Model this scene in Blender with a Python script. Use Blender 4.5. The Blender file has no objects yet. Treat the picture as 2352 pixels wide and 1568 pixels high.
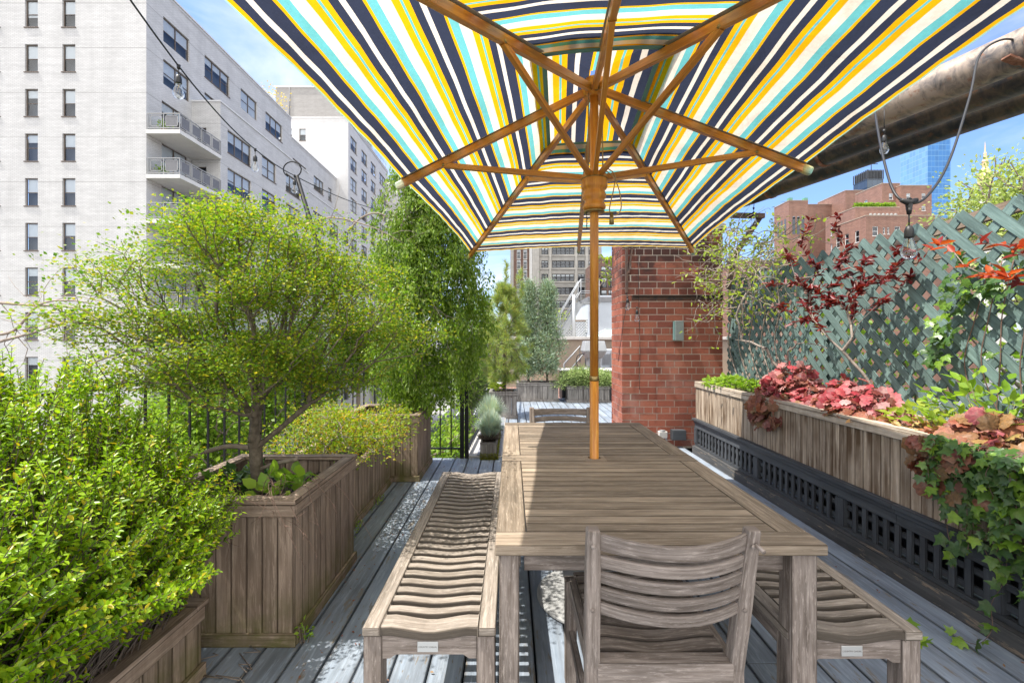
import bpy, math, random
import numpy as np
from mathutils import Vector, Matrix
SUN, SKY, EXPO = 3.3, .13, 1.38
R = random.Random(7)
NR = np.random.default_rng(11)
C = bpy.context.scene.collection
FPX, CX, CY, H = 1045.0, 1175.0, 780.0, 1.36
def at(px, py, d):
    "point seen at a pixel of the 2352 px wide photo, d metres ahead of the camera"
    return np.array(((px-CX)/FPX*d, d, H-(py-CY)/FPX*d))
# ------------------------------------------------------------------ objects
def tag(o, label=None, cat=None, group=None, kind=None):
    if label: o['label'] = label
    if cat: o['category'] = cat
    if group: o['group'] = group
    if kind: o['kind'] = kind
    return o
def thing(name, loc, label, cat, group=None, rz=0):
    o = bpy.data.objects.new(name, None); C.objects.link(o)
    o.empty_display_size = .1
    o.location = loc; o.rotation_euler = (0, 0, rz)
    return tag(o, label, cat, group)
def wloc(o):
    v = Vector((0, 0, 0))
    while o is not None:
        v += o.location; o = o.parent
    return v
def link(name, me, parent=None, loc=(0, 0, 0)):
    o = bpy.data.objects.new(name, me); C.objects.link(o)
    if parent is not None: o.parent = parent
    o.location = loc
    return o
def dup(root, loc, rz=None, label=None, group=None, parent=None):
    "a copy of a thing (or part) with copies of its parts and sub-parts"
    r = root.copy(); C.objects.link(r); r.location = loc
    if parent is not None: r.parent = parent
    if rz is not None: r.rotation_euler = (0, 0, rz)
    if label: r['label'] = label
    if group: r['group'] = group
    for ch in list(root.children):
        c = ch.copy(); C.objects.link(c); c.parent = r
        for g in list(ch.children):
            d = g.copy(); C.objects.link(d); d.parent = c
    return r
# ------------------------------------------------------------------ mesh builder
class MB:
    def __init__(s): s.v = []; s.f = []; s.uv = []; s.sm = []; s.e = []
    def add(s, vs, fs, uvs=None, smooth=False, es=None):
        b = len(s.v); s.v.extend([tuple(map(float, p)) for p in vs])
        for i, f in enumerate(fs):
            s.f.append(tuple(b+k for k in f)); s.sm.append(smooth)
            s.uv.extend(uvs[i] if uvs else [(0, 0)]*len(f))
            s.e.extend(es[i] if es else [(1, 1)]*len(f))
    def box(s, c, size, m=None, ax=None, taper=None):
        hx, hy, hz = size[0]/2, size[1]/2, size[2]/2
        if ax is None: ax = max(range(3), key=lambda k: size[k])
        co = [Vector((x*hx, y*hy, z*hz)) for x in (-1, 1) for y in (-1, 1) for z in (-1, 1)]
        fs = [(0, 1, 3, 2), (4, 6, 7, 5), (0, 4, 5, 1), (2, 3, 7, 6), (0, 2, 6, 4), (1, 5, 7, 3)]
        nax = [0, 0, 1, 1, 2, 2]
        ou, ov = R.random()*40, R.random()*40
        uvs = []; es = []; hh = (hx, hy, hz)
        for f, n in zip(fs, nax):
            rest = [k for k in range(3) if k != n]
            if ax in rest: a = ax; b = [k for k in rest if k != ax][0]
            else: a, b = rest
            uvs.append([(co[i][a]+ou, co[i][b]+ov+n*.37) for i in f])
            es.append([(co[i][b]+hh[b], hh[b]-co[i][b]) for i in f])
        pts = [Vector(p) for p in co]
        if m is not None: pts = [m @ p for p in pts]
        c = Vector(c)
        s.add([p+c for p in pts], fs, uvs, False, es)
    def span(s, x0, x1, y0, y1, z0, z1, ax=None):
        s.box(((x0+x1)/2, (y0+y1)/2, (z0+z1)/2), (x1-x0, y1-y0, z1-z0), ax=ax)
    def bar(s, p0, p1, w, h, up=(0, 0, 1)):
        p0 = Vector(p0); p1 = Vector(p1); d = p1-p0; L = d.length; d.normalize()
        up = Vector(up)
        if abs(d.dot(up)) > .98: up = Vector((0, 1, 0))
        y = up.cross(d).normalized(); z = d.cross(y)
        m = Matrix((d, y, z)).transposed()
        s.box((p0+p1)/2, (L, w, h), m, 0)
    def tube(s, pts, r, n=8, caps=True, smooth=True):
        pts = [Vector(p) for p in pts]
        rr = r if hasattr(r, '__len__') else [r]*len(pts)
        vs = []; fs = []; uvs = []; a = None; L = 0
        for i, p in enumerate(pts):
            t = (pts[min(i+1, len(pts)-1)]-pts[max(i-1, 0)]).normalized()
            if a is None:
                a = Vector((0, 0, 1)) if abs(t.z) < .9 else Vector((1, 0, 0))
            a = (a-t*a.dot(t)).normalized(); b = t.cross(a)
            for k in range(n):
                q = 2*math.pi*k/n
                vs.append(p+(a*math.cos(q)+b*math.sin(q))*rr[i])
        L = 0
        for i in range(len(pts)-1):
            L2 = L+(pts[i+1]-pts[i]).length
            for k in range(n):
                k2 = (k+1) % n
                fs.append((i*n+k, i*n+k2, (i+1)*n+k2, (i+1)*n+k))
                c = 2*math.pi*rr[i]/n
                uvs.append([(L, k*c), (L, k*c+c), (L2, k*c+c), (L2, k*c)])
            L = L2
        if caps:
            for f in (tuple(range(n-1, -1, -1)), tuple((len(pts)-1)*n+k for k in range(n))):
                fs.append(f); uvs.append([(0, 0)]*n)
        s.add(vs, fs, uvs, smooth)
    def lathe(s, prof, c=(0, 0, 0), n=20, smooth=True):
        vs = []; fs = []; uvs = []
        for r, z in prof:
            for k in range(n):
                q = 2*math.pi*k/n; vs.append((c[0]+r*math.cos(q), c[1]+r*math.sin(q), c[2]+z))
        for i in range(len(prof)-1):
            for k in range(n):
                k2 = (k+1) % n; fs.append((i*n+k, i*n+k2, (i+1)*n+k2, (i+1)*n+k))
                uvs.append([(prof[i][1], k/n*.2), (prof[i][1], k/n*.2+.01), (prof[i+1][1], k/n*.2+.01), (prof[i+1][1], k/n*.2)])
        for i, fl in ((0, True), (len(prof)-1, False)):
            if prof[i][0] > 1e-5:
                f = [i*n+k for k in range(n)]
                if fl: f.reverse()
                fs.append(tuple(f)); uvs.append([(0, 0)]*n)
        s.add(vs, fs, uvs, smooth)
    def mesh(s, name, mat, off=(0, 0, 0)):
        me = bpy.data.meshes.new(name)
        o = Vector(off)
        me.from_pydata([tuple(Vector(p)-o) for p in s.v], [], s.f)
        uvl = me.uv_layers.new(name='UVMap')
        uvl.data.foreach_set('uv', np.array(s.uv, dtype=np.float32).ravel())
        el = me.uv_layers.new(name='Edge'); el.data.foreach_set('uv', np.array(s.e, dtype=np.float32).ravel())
        me.polygons.foreach_set('use_smooth', s.sm)
        me.materials.append(mat); me.update()
        return me
    def part(s, name, mat, parent=None, bevel=0):
        off = wloc(parent) if parent is not None else (0, 0, 0)
        o = link(name, s.mesh(name, mat, off), parent)
        if bevel: add_bevel(o, bevel)
        return o
def add_bevel(o, w, seg=2):
    b = o.modifiers.new('Bevel', 'BEVEL'); b.width = w; b.segments = seg; b.limit_method = 'ANGLE'; b.angle_limit = .6
    return o
def npmesh(name, V, Fs, mat, off=(0, 0, 0), uv=None, smooth=False):
    "mesh from numpy arrays; Fs = list of (n,k) index arrays"
    me = bpy.data.meshes.new(name)
    V = np.asarray(V, dtype=np.float32)-np.asarray(tuple(off), dtype=np.float32)
    Fs = [np.asarray(F, dtype=np.int32) for F in Fs if len(F)]
    me.vertices.add(len(V)); me.vertices.foreach_set('co', V.ravel())
    loops = np.concatenate([F.ravel() for F in Fs])
    tot = np.concatenate([np.full(len(F), F.shape[1], np.int32) for F in Fs])
    st = np.concatenate([[0], np.cumsum(tot)[:-1]]).astype(np.int32)
    me.loops.add(len(loops)); me.loops.foreach_set('vertex_index', loops)
    me.polygons.add(len(tot)); me.polygons.foreach_set('loop_start', st); me.polygons.foreach_set('loop_total', tot)
    if smooth: me.polygons.foreach_set('use_smooth', np.ones(len(tot), bool))
    if uv is not None:
        l = me.uv_layers.new(name='UVMap'); l.data.foreach_set('uv', np.asarray(uv, np.float32)[loops].ravel())
    me.materials.append(mat); me.update(calc_edges=True); me.validate()
    return me
def nppart(name, V, Fs, mat, parent=None, **k):
    off = wloc(parent) if parent is not None else (0, 0, 0)
    return link(name, npmesh(name, V, Fs, mat, off, **k), parent)
# ------------------------------------------------------------------ foliage
def norm(a): return a/np.maximum(np.linalg.norm(a, axis=-1, keepdims=True), 1e-9)
def tpl(w=.4, fold=.12, droop=.08, k=6):
    "leaf blade, unit length along x; folded on its midrib"
    if k == 4:
        v = np.array([(0, 0, 0), (.5, w/2, fold*.5), (1, 0, -droop), (.5, -w/2, fold*.5)])
        return v, [np.array([(0, 2, 1), (0, 3, 2)])]
    v = np.array([(0, 0, 0), (.3, w*.48, fold*.5), (.68, w*.38, fold*.35-droop*.4), (1, 0, -droop), (.68, -w*.38, fold*.35-droop*.4), (.3, -w*.48, fold*.5)])
    return v, [np.array([(0, 3, 2, 1), (0, 5, 4, 3)])]
def tpl_lobed(angs, rads, ruff=.05, cx=.35, cup=0):
    "lobed blade as a fan round its heart"
    n = len(angs); v = [(cx, 0, .03)]
    for i, (a, r) in enumerate(zip(angs, rads)):
        v.append((cx+r*math.cos(a), r*math.sin(a), ruff*(1 if i % 2 else -1)-cup*r*r))
    f = [(0, 1+i, 1+(i+1) % n) for i in range(n)]
    return np.array(v), [np.array(f)]
def ivy_tpl():
    A = [180, 140, 112, 92, 65, 38, 18, 0]; Q = [.3, .42, .62, .4, .66, .42, .5, .85]
    angs = [math.radians(a) for a in A]+[math.radians(-a) for a in A[-2:0:-1]]
    rads = Q+Q[-2:0:-1]
    return tpl_lobed(angs, rads, .05, .35, .25)
def heu_tpl():
    n = 20; angs = [2*math.pi*(i+.5)/n+math.pi for i in range(n)]
    rads = [(.5+.055*math.cos(7*(a)))*(.62 if i in (0, n-1) else 1) for i, a in enumerate(angs)]
    return tpl_lobed(angs, rads, .055, .42, .38)
def leaves(T, P, D, Nn, S):
    v, fs = T; n = len(P)
    x = norm(D); y = norm(np.cross(Nn, x)); z = np.cross(x, y)
    S = np.broadcast_to(np.asarray(S, float), (n,))
    V = P[:, None, :]+S[:, None, None]*(v[None, :, 0, None]*x[:, None]+v[None, :, 1, None]*y[:, None]+v[None, :, 2, None]*z[:, None])
    k = len(v); off = (np.arange(n)*k)[:, None, None]
    return V.reshape(-1, 3), [(f[None]+off).reshape(-1, f.shape[1]) for f in fs]
def join(*sets):
    Vs = []; by = {}; b = 0
    for V, Fs in sets:
        Vs.append(V)
        for F in Fs: by.setdefault(F.shape[1], []).append(F+b)
        b += len(V)
    return np.concatenate(Vs), [np.concatenate(x) for x in by.values()]
def frustums(A, B, ra, rb, n=5):
    d = norm(B-A); ref = np.where(np.abs(d[:, 2:3]) < .9, np.array([[0, 0, 1.]]), np.array([[1., 0, 0]]))
    a = norm(np.cross(d, ref)); b = np.cross(d, a)
    q = np.arange(n)*2*math.pi/n
    ring = np.cos(q)[None, :, None]*a[:, None]+np.sin(q)[None, :, None]*b[:, None]
    V = np.concatenate([A[:, None]+ring*ra[:, None, None], B[:, None]+ring*rb[:, None, None]], 1)
    m = len(A); off = (np.arange(m)*2*n)[:, None]
    k = np.arange(n); k2 = (k+1) % n
    F = np.stack([k, k+n, k2+n, k2], 1)
    return V.reshape(-1, 3), [(F[None]+off[:, :, None]).reshape(-1, 4)]
def rnd(n, s=1.0): return NR.normal(0, s, (n, 3))
def skeleton(trunk, targets, step=.07, kp=.35, bend=.3, jit=.012, rtip=.0016, pw=.48, rmax=None, n=5, sort=True, up=0):
    "branches from a trunk polyline to every target point, each taken from the nearest limb; radii by the pipe rule"
    cap = len(trunk)+int(sum(1 for _ in targets)*14)+10
    N = np.zeros((cap*3, 3)); par = np.full(cap*3, -1, int); pl = np.zeros(cap*3)
    m = len(trunk)
    for i, p in enumerate(trunk):
        N[i] = p; par[i] = i-1
        if i: pl[i] = pl[i-1]+np.linalg.norm(N[i]-N[i-1])
    T = np.asarray(targets); tips = []
    tr = N[m-1]
    if sort: T = T[np.argsort(np.linalg.norm(T-tr, axis=1))]
    lo = max(1, m//2) if m > 2 else m-1
    for t in T:
        d = np.linalg.norm(N[lo:m]-t, axis=1)
        j = lo+int(np.argmin(d+kp*pl[lo:m])); dist = np.linalg.norm(N[j]-t)
        k = max(1, int(dist/step))
        if m+k >= len(N): break
        pd = norm(N[j]-N[par[j]]) if par[j] >= 0 else np.array([0, 0, 1.])
        bd = pd*dist*bend+np.array([0, 0, up*dist])
        prev = j
        for i in range(1, k+1):
            s = i/k
            p = N[j]+(t-N[j])*s+bd*s*(1-s)
            if i < k: p = p+NR.normal(0, jit, 3)
            N[m] = p; par[m] = prev; pl[m] = pl[prev]+np.linalg.norm(p-N[prev]); prev = m; m += 1
        tips.append(prev)
    cnt = np.zeros(m)
    for t in tips: cnt[t] += 1
    for i in range(m-1, 0, -1): cnt[par[i]] += cnt[i]
    rad = rtip*np.maximum(cnt, 1)**pw
    if rmax: rad = np.minimum(rad, rmax)
    idx = np.arange(1, m); pa = par[1:m]
    ra = np.minimum(rad[pa], rad[idx]*1.35)
    mesh = frustums(N[pa], N[idx], ra, rad[idx], n)
    td = norm(N[tips]-N[par[tips]])
    return mesh, N[tips], td, N[:m], par[:m], rad
def spray(P, D, per, spread, flat=.4, horiz=.6):
    "leaf positions, directions and normals round twig ends"
    n = len(P); k = per
    q = rnd(n*k)*np.array([1, 1, flat])*spread
    p = np.repeat(P, k, 0)-np.repeat(D, k, 0)*(NR.random((n*k, 1))*spread*1.6)+q
    d = norm(np.repeat(D, k, 0)*.6+norm(q)*.8+rnd(n*k, .35))
    nn = norm(np.array([0, 0, 1.])*horiz+rnd(n*k, .45))
    return p, d, nn
# ------------------------------------------------------------------ materials
class NT:
    def __init__(s, name):
        s.m = bpy.data.materials.new(name); s.m.use_nodes = True
        s.t = s.m.node_tree; s.t.nodes.clear()
        s.out = s.t.nodes.new('ShaderNodeOutputMaterial')
    def n(s, typ, props=None, **inp):
        nd = s.t.nodes.new('ShaderNode'+typ)
        for k, v in (props or {}).items(): setattr(nd, k, v)
        for k, v in inp.items():
            key = int(k[1:]) if k[0] == 'i' and k[1:].isdigit() else k.replace('_', ' ')
            s.set(nd.inputs[key], v)
        return nd
    def set(s, sock, v):
        if isinstance(v, bpy.types.NodeSocket): s.t.links.new(v, sock)
        else:
            if isinstance(v, tuple) and len(v) == 3 and sock.type == 'RGBA': v = v+(1,)
            sock.default_value = v
    def math(s, op, a, b=0.0, clamp=False):
        nd = s.n('Math', {'operation': op, 'use_clamp': clamp}); s.set(nd.inputs[0], a); s.set(nd.inputs[1], b); return nd.outputs[0]
    def mix(s, f, a, b, mode='MIX'):
        nd = s.n('Mix', {'data_type': 'RGBA', 'blend_type': mode}); s.set(nd.inputs[0], f); s.set(nd.inputs[6], a); s.set(nd.inputs[7], b); return nd.outputs[2]
    def ramp(s, f, stops, mode='LINEAR'):
        nd = s.n('ValToRGB'); s.set(nd.inputs[0], f); cr = nd.color_ramp; cr.interpolation = mode
        while len(cr.elements) < len(stops): cr.elements.new(.5)
        for e, (p, c) in zip(cr.elements, stops):
            e.position = p; e.color = (tuple(c)+(1,)) if hasattr(c, '__len__') else (c, c, c, 1)
        return nd.outputs[0]
    def noise(s, vec, scale, detail=4, rough=.55, dist=0):
        nd = s.n('TexNoise', Scale=scale, Detail=detail, Roughness=rough, Distortion=dist)
        if vec is not None: s.set(nd.inputs['Vector'], vec)
        return nd.outputs[0]
    def vmul(s, v, k):
        nd = s.n('VectorMath', {'operation': 'MULTIPLY'}); s.set(nd.inputs[0], v); s.set(nd.inputs[1], k); return nd.outputs[0]
    def vadd(s, v, k):
        nd = s.n('VectorMath', {'operation': 'ADD'}); s.set(nd.inputs[0], v); s.set(nd.inputs[1], k); return nd.outputs[0]
    def geo(s): return s.n('NewGeometry')
    def uv(s): return s.n('UVMap').outputs[0]
    def obj(s): return s.n('TexCoord').outputs['Object']
    def bump(s, h, strength=.3, dist=.01):
        return s.n('Bump', Strength=strength, Distance=dist, Height=h).outputs[0]
    def bsdf(s, col, rough=.6, normal=None, metal=0, spec=.5, **k):
        b = s.n('BsdfPrincipled', Roughness=rough, Metallic=metal); s.set(b.inputs['Base Color'], col)
        b.inputs['Specular IOR Level'].default_value = spec
        if normal is not None: s.set(b.inputs['Normal'], normal)
        for kk, v in k.items(): s.set(b.inputs[kk.replace('_', ' ')], v)
        return b.outputs[0]
    def done(s, sh): s.t.links.new(sh, s.out.inputs[0]); return s.m
def sr(r, g, b):
    f = lambda c: (c/255/12.92) if c/255 <= .04045 else ((c/255+.055)/1.055)**2.4
    return (f(r), f(g), f(b))
def wood(name, a, b, dark, gs=(3, 80), blot=.6, rough=.82, moss=0.0, mossz=(0, .12), stain=0.0, vari=.35, bmp=.3, spec=.2, peel=None, edge=.004, edgek=.8):
    t = NT(name); uv = t.uv(); rnd_ = t.geo().outputs['Random Per Island']
    off = t.n('CombineXYZ', Z=t.math('MULTIPLY', rnd_, 57.0)).outputs[0]
    g = t.noise(t.vadd(t.vmul(uv, (gs[0], gs[1], 1)), off), 1.0, 8, .72, .06)
    g2 = t.noise(t.vadd(t.vmul(uv, (gs[0]*.5, gs[1]*.4, 1)), off), 1.0, 5, .6, .15)
    bl = t.noise(t.vadd(t.vmul(uv, (2.2, 7, 1)), off), 1.0, 4, .6)
    col = t.mix(t.ramp(g, [(.3, 0), (.7, 1)]), a, b)
    col = t.mix(t.math('MULTIPLY', t.ramp(g2, [(.35, 1), (.62, 0)]), blot), col, dark)
    col = t.mix(t.math('MULTIPLY', t.ramp(g, [(.2, 1), (.36, 0)]), .75), col, tuple(c*.45 for c in dark))
    v = t.math('ADD', t.math('MULTIPLY', rnd_, vari), 1-vari*.5)
    v = t.math('MULTIPLY', v, t.ramp(bl, [(.25, .58), (.75, 1.24)]))
    col = t.mix(1.0, col, t.n('CombineColor', i0=v, i1=v, i2=v).outputs[0], 'MULTIPLY')
    wl = t.noise(t.vadd(t.vmul(uv, (gs[0]*2.2, gs[1]*.75, 1)), off), 1.0, 6, .75, .0)
    col = t.mix(t.ramp(wl, [(.52, 0), (.70, .6)]), col, tuple(min(.8, c*1.35) for c in b))
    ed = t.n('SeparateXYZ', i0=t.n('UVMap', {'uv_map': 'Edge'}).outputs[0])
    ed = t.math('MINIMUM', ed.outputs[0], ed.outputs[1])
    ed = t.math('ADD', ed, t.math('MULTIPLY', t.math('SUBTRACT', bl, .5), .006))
    col = t.mix(t.ramp(t.math('DIVIDE', ed, edge*2.0), [(.12, edgek), (.6, 0)]), col, tuple(c*.4 for c in dark))  # darker along board edges: dirt, plus gap shade put into the colour
    P = t.geo().outputs['Position']
    if stain:
        w = t.noise(t.vmul(P, (26, 26, 1.6)), 1.0, 4, .6)
        w2 = t.noise(P, 2.3, 3, .5)
        f = t.math('MULTIPLY', t.ramp(w, [(.42, 0), (.58, 1)]), t.ramp(w2, [(.4, .15), (.62, 1)]))
        col = t.mix(t.math('MULTIPLY', f, stain), col, tuple(c*.62 for c in dark))
    if moss:
        z = t.n('SeparateXYZ', i0=P).outputs[2]
        f = t.n('MapRange', Value=z, From_Min=mossz[1], From_Max=mossz[0]).outputs[0]
        f = t.math('MULTIPLY', f, t.ramp(t.noise(P, 6, 5, .65), [(.38, 0), (.62, 1)]))
        col = t.mix(t.math('MULTIPLY', f, moss), col, (.09, .1, .015))
    if peel:
        f = t.ramp(t.noise(t.vadd(t.vmul(uv, (5, 30, 1)), off), 1.0, 6, .7), [(peel[0], 0), (peel[0]+.05, 1)])
        col = t.mix(f, col, peel[1])
    nr = t.bump(g, bmp, .004)
    return t.done(t.bsdf(col, rough, nr, spec=spec))
def leafm(name, cols, rough=.45, trans=.4, spec=.4, tboost=1.15, big=0.0, mott=0.0):
    t = NT(name); g = t.geo(); r = g.outputs['Random Per Island']
    st = [(i/(len(cols)-1) if len(cols) > 1 else 0, c) for i, c in enumerate(cols)]
    col = t.ramp(r, st)
    if big:
        w = t.noise(g.outputs['Position'], 3.0, 3, .5)
        col = t.mix(t.math('MULTIPLY', t.ramp(w, [(.4, 0), (.6, 1)]), big), col, cols[-1])
    nr = None
    if mott:
        w = t.noise(g.outputs['Position'], 70.0, 4, .65); w2 = t.noise(g.outputs['Position'], 28.0, 3, .5)
        col = t.mix(t.math('MULTIPLY', t.ramp(w, [(.35, 1), (.62, 0)]), mott), col, t.mix(1.0, col, (.42, .5, .55), 'MULTIPLY'))
        col = t.mix(t.math('MULTIPLY', t.ramp(w2, [(.52, 0), (.7, 1)]), mott*.8), col, t.mix(.35, col, (.6, .5, .4)))
        nr = t.bump(w2, .5, .01)
    b = t.bsdf(col, rough, nr, spec=spec)
    tc = t.mix(1.0, col, (tboost, tboost*1.05, tboost*.6), 'MULTIPLY')
    tr = t.n('BsdfTranslucent', Color=tc).outputs[0]
    return t.done(t.n('MixShader', i0=trans, i1=b, i2=tr).outputs[0])
def plain(name, col, rough=.6, metal=0, spec=.5, nz=0, nsc=8, col2=None, bmp=0):
    t = NT(name); c = col; nr = None
    if nz or col2:
        w = t.noise(t.obj(), nsc, 6, .62)
        c = t.mix(t.ramp(w, [(.35, 0), (.68, 1)]), col, col2 or tuple(x*(1-nz) for x in col))
        if bmp: nr = t.bump(w, bmp, .01)
    return t.done(t.bsdf(c, rough, nr, metal, spec))
def brickm(name, c1, c2, mortar, bw=.2, bh=.067, ms=.008, joint=0.0, streak=.12, rough=.6, bmp=.15):
    "small-scale brickwork on wall UVs in metres"
    t = NT(name); uv = t.uv()
    b = t.n('TexBrick', Vector=uv, Color1=c1, Color2=c2, Mortar=mortar, Scale=1.0)
    b.inputs['Mortar Size'].default_value = ms; b.inputs['Brick Width'].default_value = bw; b.inputs['Row Height'].default_value = bh
    b.inputs['Bias'].default_value = 0; b.inputs['Mortar Smooth'].default_value = .3
    col = b.outputs[0]
    w = t.noise(t.vmul(uv, (.5, 2.4, 1)), 1.0, 5, .6); w2 = t.noise(t.vmul(uv, (1.1, .12, 1)), 1.0, 4, .6)
    v = t.math('MULTIPLY', t.ramp(w, [(.3, 1-streak), (.7, 1.04)]), t.ramp(w2, [(.3, 1-streak*.8), (.6, 1.0)]))
    col = t.mix(1.0, col, t.n('CombineColor', i0=v, i1=v, i2=v).outputs[0], 'MULTIPLY')
    if joint:
        y = t.n('SeparateXYZ', i0=uv).outputs[1]
        f = t.math('LESS_THAN', t.math('FRACT', t.math('DIVIDE', y, joint)), .012)
        col = t.mix(t.math('MULTIPLY', f, .6), col, (.16, .15, .14))
    return t.done(t.bsdf(col, rough, t.bump(b.outputs[1], -bmp, .01) if bmp else None, spec=.3))
M = {}
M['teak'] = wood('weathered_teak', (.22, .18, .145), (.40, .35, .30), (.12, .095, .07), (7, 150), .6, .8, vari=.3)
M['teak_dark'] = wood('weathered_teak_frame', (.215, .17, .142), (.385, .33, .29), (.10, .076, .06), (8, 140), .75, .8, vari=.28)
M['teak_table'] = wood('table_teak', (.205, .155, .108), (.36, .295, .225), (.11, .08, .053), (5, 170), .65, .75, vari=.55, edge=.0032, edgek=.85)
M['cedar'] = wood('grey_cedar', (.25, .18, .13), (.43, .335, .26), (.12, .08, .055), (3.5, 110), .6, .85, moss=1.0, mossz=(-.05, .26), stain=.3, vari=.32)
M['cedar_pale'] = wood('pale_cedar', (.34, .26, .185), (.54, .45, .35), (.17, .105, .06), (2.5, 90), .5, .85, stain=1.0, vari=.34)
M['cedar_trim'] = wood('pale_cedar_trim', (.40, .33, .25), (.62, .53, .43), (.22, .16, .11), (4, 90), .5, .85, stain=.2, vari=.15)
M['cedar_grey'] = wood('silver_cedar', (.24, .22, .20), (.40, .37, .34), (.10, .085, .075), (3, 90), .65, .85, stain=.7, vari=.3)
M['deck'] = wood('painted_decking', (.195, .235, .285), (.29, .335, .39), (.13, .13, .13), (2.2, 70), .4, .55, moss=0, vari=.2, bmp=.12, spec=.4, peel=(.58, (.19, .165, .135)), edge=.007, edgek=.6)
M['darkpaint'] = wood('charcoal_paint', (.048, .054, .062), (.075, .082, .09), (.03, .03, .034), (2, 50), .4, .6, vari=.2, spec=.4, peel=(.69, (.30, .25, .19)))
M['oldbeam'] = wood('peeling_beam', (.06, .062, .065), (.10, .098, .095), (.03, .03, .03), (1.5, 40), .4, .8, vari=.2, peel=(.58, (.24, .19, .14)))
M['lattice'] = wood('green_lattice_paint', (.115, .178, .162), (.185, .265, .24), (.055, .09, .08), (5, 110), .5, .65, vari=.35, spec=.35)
M['umbwood'] = wood('oiled_hardwood', (.52, .18, .018), (.74, .32, .045), (.28, .085, .011), (4, 120), .5, .38, vari=.3, bmp=.08, spec=.5, edgek=0)
M['soil'] = plain('soil', (.035, .024, .016), .95, nz=.5, nsc=30, bmp=.6)
M['blackmetal'] = plain('black_iron', (.013, .013, .014), .6, .0, .25)
M['greymetal'] = plain('galvanised', (.30, .31, .32), .5, .5, nz=.2)
M['whitemetal'] = plain('white_metal', (.42, .43, .44), .5, nz=.15)
M['brass'] = plain('dull_brass', (.35, .25, .10), .4, .9, nz=.3, nsc=40)
M['plaque'] = plain('plaque_metal', (.62, .61, .58), .35, .6)
M['ink'] = plain('engraved_lettering', (.18, .17, .16), .6)
M['rubber'] = plain('black_cable', (.012, .012, .012), .5)
M['cablegrey'] = plain('grey_cable', (.35, .35, .36), .5)
M['bark'] = plain('grey_bark', (.17, .13, .10), .9, col2=(.28, .23, .185), nsc=30, bmp=.5)
M['barktree'] = plain('brown_tree_bark', (.085, .065, .045), .9, col2=(.20, .16, .12), nsc=30, bmp=.5)
M['barkdark'] = plain('dark_bark', (.075, .055, .04), .9, col2=(.13, .10, .08), nsc=40, bmp=.4)
M['barkpale'] = plain('pale_bark', (.30, .25, .21), .9, col2=(.17, .135, .11), nsc=50, bmp=.4)
M['vinebark'] = plain('bare_vine_bark', (.33, .27, .22), .9, col2=(.20, .16, .13), nsc=40)
M['concrete'] = plain('pale_concrete', (.52, .50, .47), .9, nz=.25, nsc=3)
M['blackroof'] = plain('black_membrane', (.02, .021, .024), .55, nz=.4, nsc=5)
def rope():
    return plain('rope', (.42, .30, .15), .9, nz=.3, nsc=60)
M['rope'] = rope()
def glassm(name, tint=(.9, .95, 1), fres=.06, rough=.02, alpha=.12):
    t = NT(name); lw = t.n('LayerWeight', Blend=.25).outputs['Fresnel']
    tr = t.n('BsdfTransparent', Color=tint).outputs[0]
    gl = t.n('BsdfGlossy', Color=(.9, .93, .97), Roughness=rough).outputs[0]
    f = t.math('ADD', t.math('MULTIPLY', lw, .7), alpha, True)
    return t.done(t.n('MixShader', i0=f, i1=tr, i2=gl).outputs[0])
M['glass'] = glassm('window_glass', (.88, .92, .95), alpha=.05)
M['bulb'] = glassm('clear_bulb', (.97, .97, .95), alpha=.06)
M['bronze'] = plain('bronze_frame', (.13, .10, .08), .55)
M['blind'] = plain('roller_blind', (.66, .67, .67), .8)
M['room'] = plain('dim_room', (.09, .10, .115), .9)
M['white_brick'] = brickm('white_glazed_brick', (.63, .625, .615), (.57, .565, .555), (.41, .405, .40), .25, .085, .012, 2.884, .13)
M['white_brick_far'] = brickm('white_glazed_brick_far', (.66, .65, .64), (.61, .60, .59), (.46, .455, .45), .25, .085, .012, 0, .08)
M['coping'] = plain('coping_stone', (.66, .66, .66), .8, nz=.15, nsc=2)
M['grey_brick'] = brickm('grey_brick', (.38, .365, .345), (.34, .325, .31), (.27, .26, .25), .3, .1, .012)
M['slab'] = plain('painted_slab', (.66, .65, .62), .8, nz=.12, nsc=1.5)
M['railmetal'] = plain('grey_rail_paint', (.30, .30, .30), .5)
M['screen'] = plain('rail_screen', (.17, .17, .18), .6, nz=.2)
# ------------------------------------------------------------------ deck, base, railings
DX0, DX1 = -2.42, 2.19
mb = MB()
x = DX0
i = 0
while x < DX1-.05:
    w = .14
    y0 = -.9; y1 = 5.24 if x+w < -.12 else 10.6
    if x+w < -1.7: y1 = 5.1
    cuts = [y0]
    c = y0+R.uniform(1.8, 3.2)
    while c < y1-1: cuts.append(c); c += R.uniform(2.4, 3.6)
    cuts.append(y1)
    for a, b in zip(cuts[:-1], cuts[1:]):
        dz = R.uniform(-.0015, .0015)
        mb.span(x, min(x+w, DX1), a+.0015, b-.0015, -.03+dz, dz, 1)
    x += w+.0085; i += 1
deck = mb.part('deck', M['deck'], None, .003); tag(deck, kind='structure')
mb = MB()
mb.span(-2.5, 3.9, -1.2, 5.26, -.9, -.075); mb.span(-.52, 3.9, 5.26, 10.75, -.9, -.0751)
sub = mb.part('roof', M['blackroof']); tag(sub, kind='structure')
# our own building below the terrace
bl = thing('rowhouse', (1, 4, -17), 'brick rowhouse under the deck, its roof carrying the terrace', 'building')
M['redbrick_far'] = brickm('red_brick_far', (.28, .115, .08), (.21, .085, .06), (.36, .31, .27), .24, .08, .012, 0, .2)
mb = MB(); mb.span(-2.5, 3.9, -1.2, 5.255, -17, -.901); mb.span(-.52, 3.9, 5.2551, 10.74, -17, -.9011)
mb.part('wall', M['redbrick_far'], bl)
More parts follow.
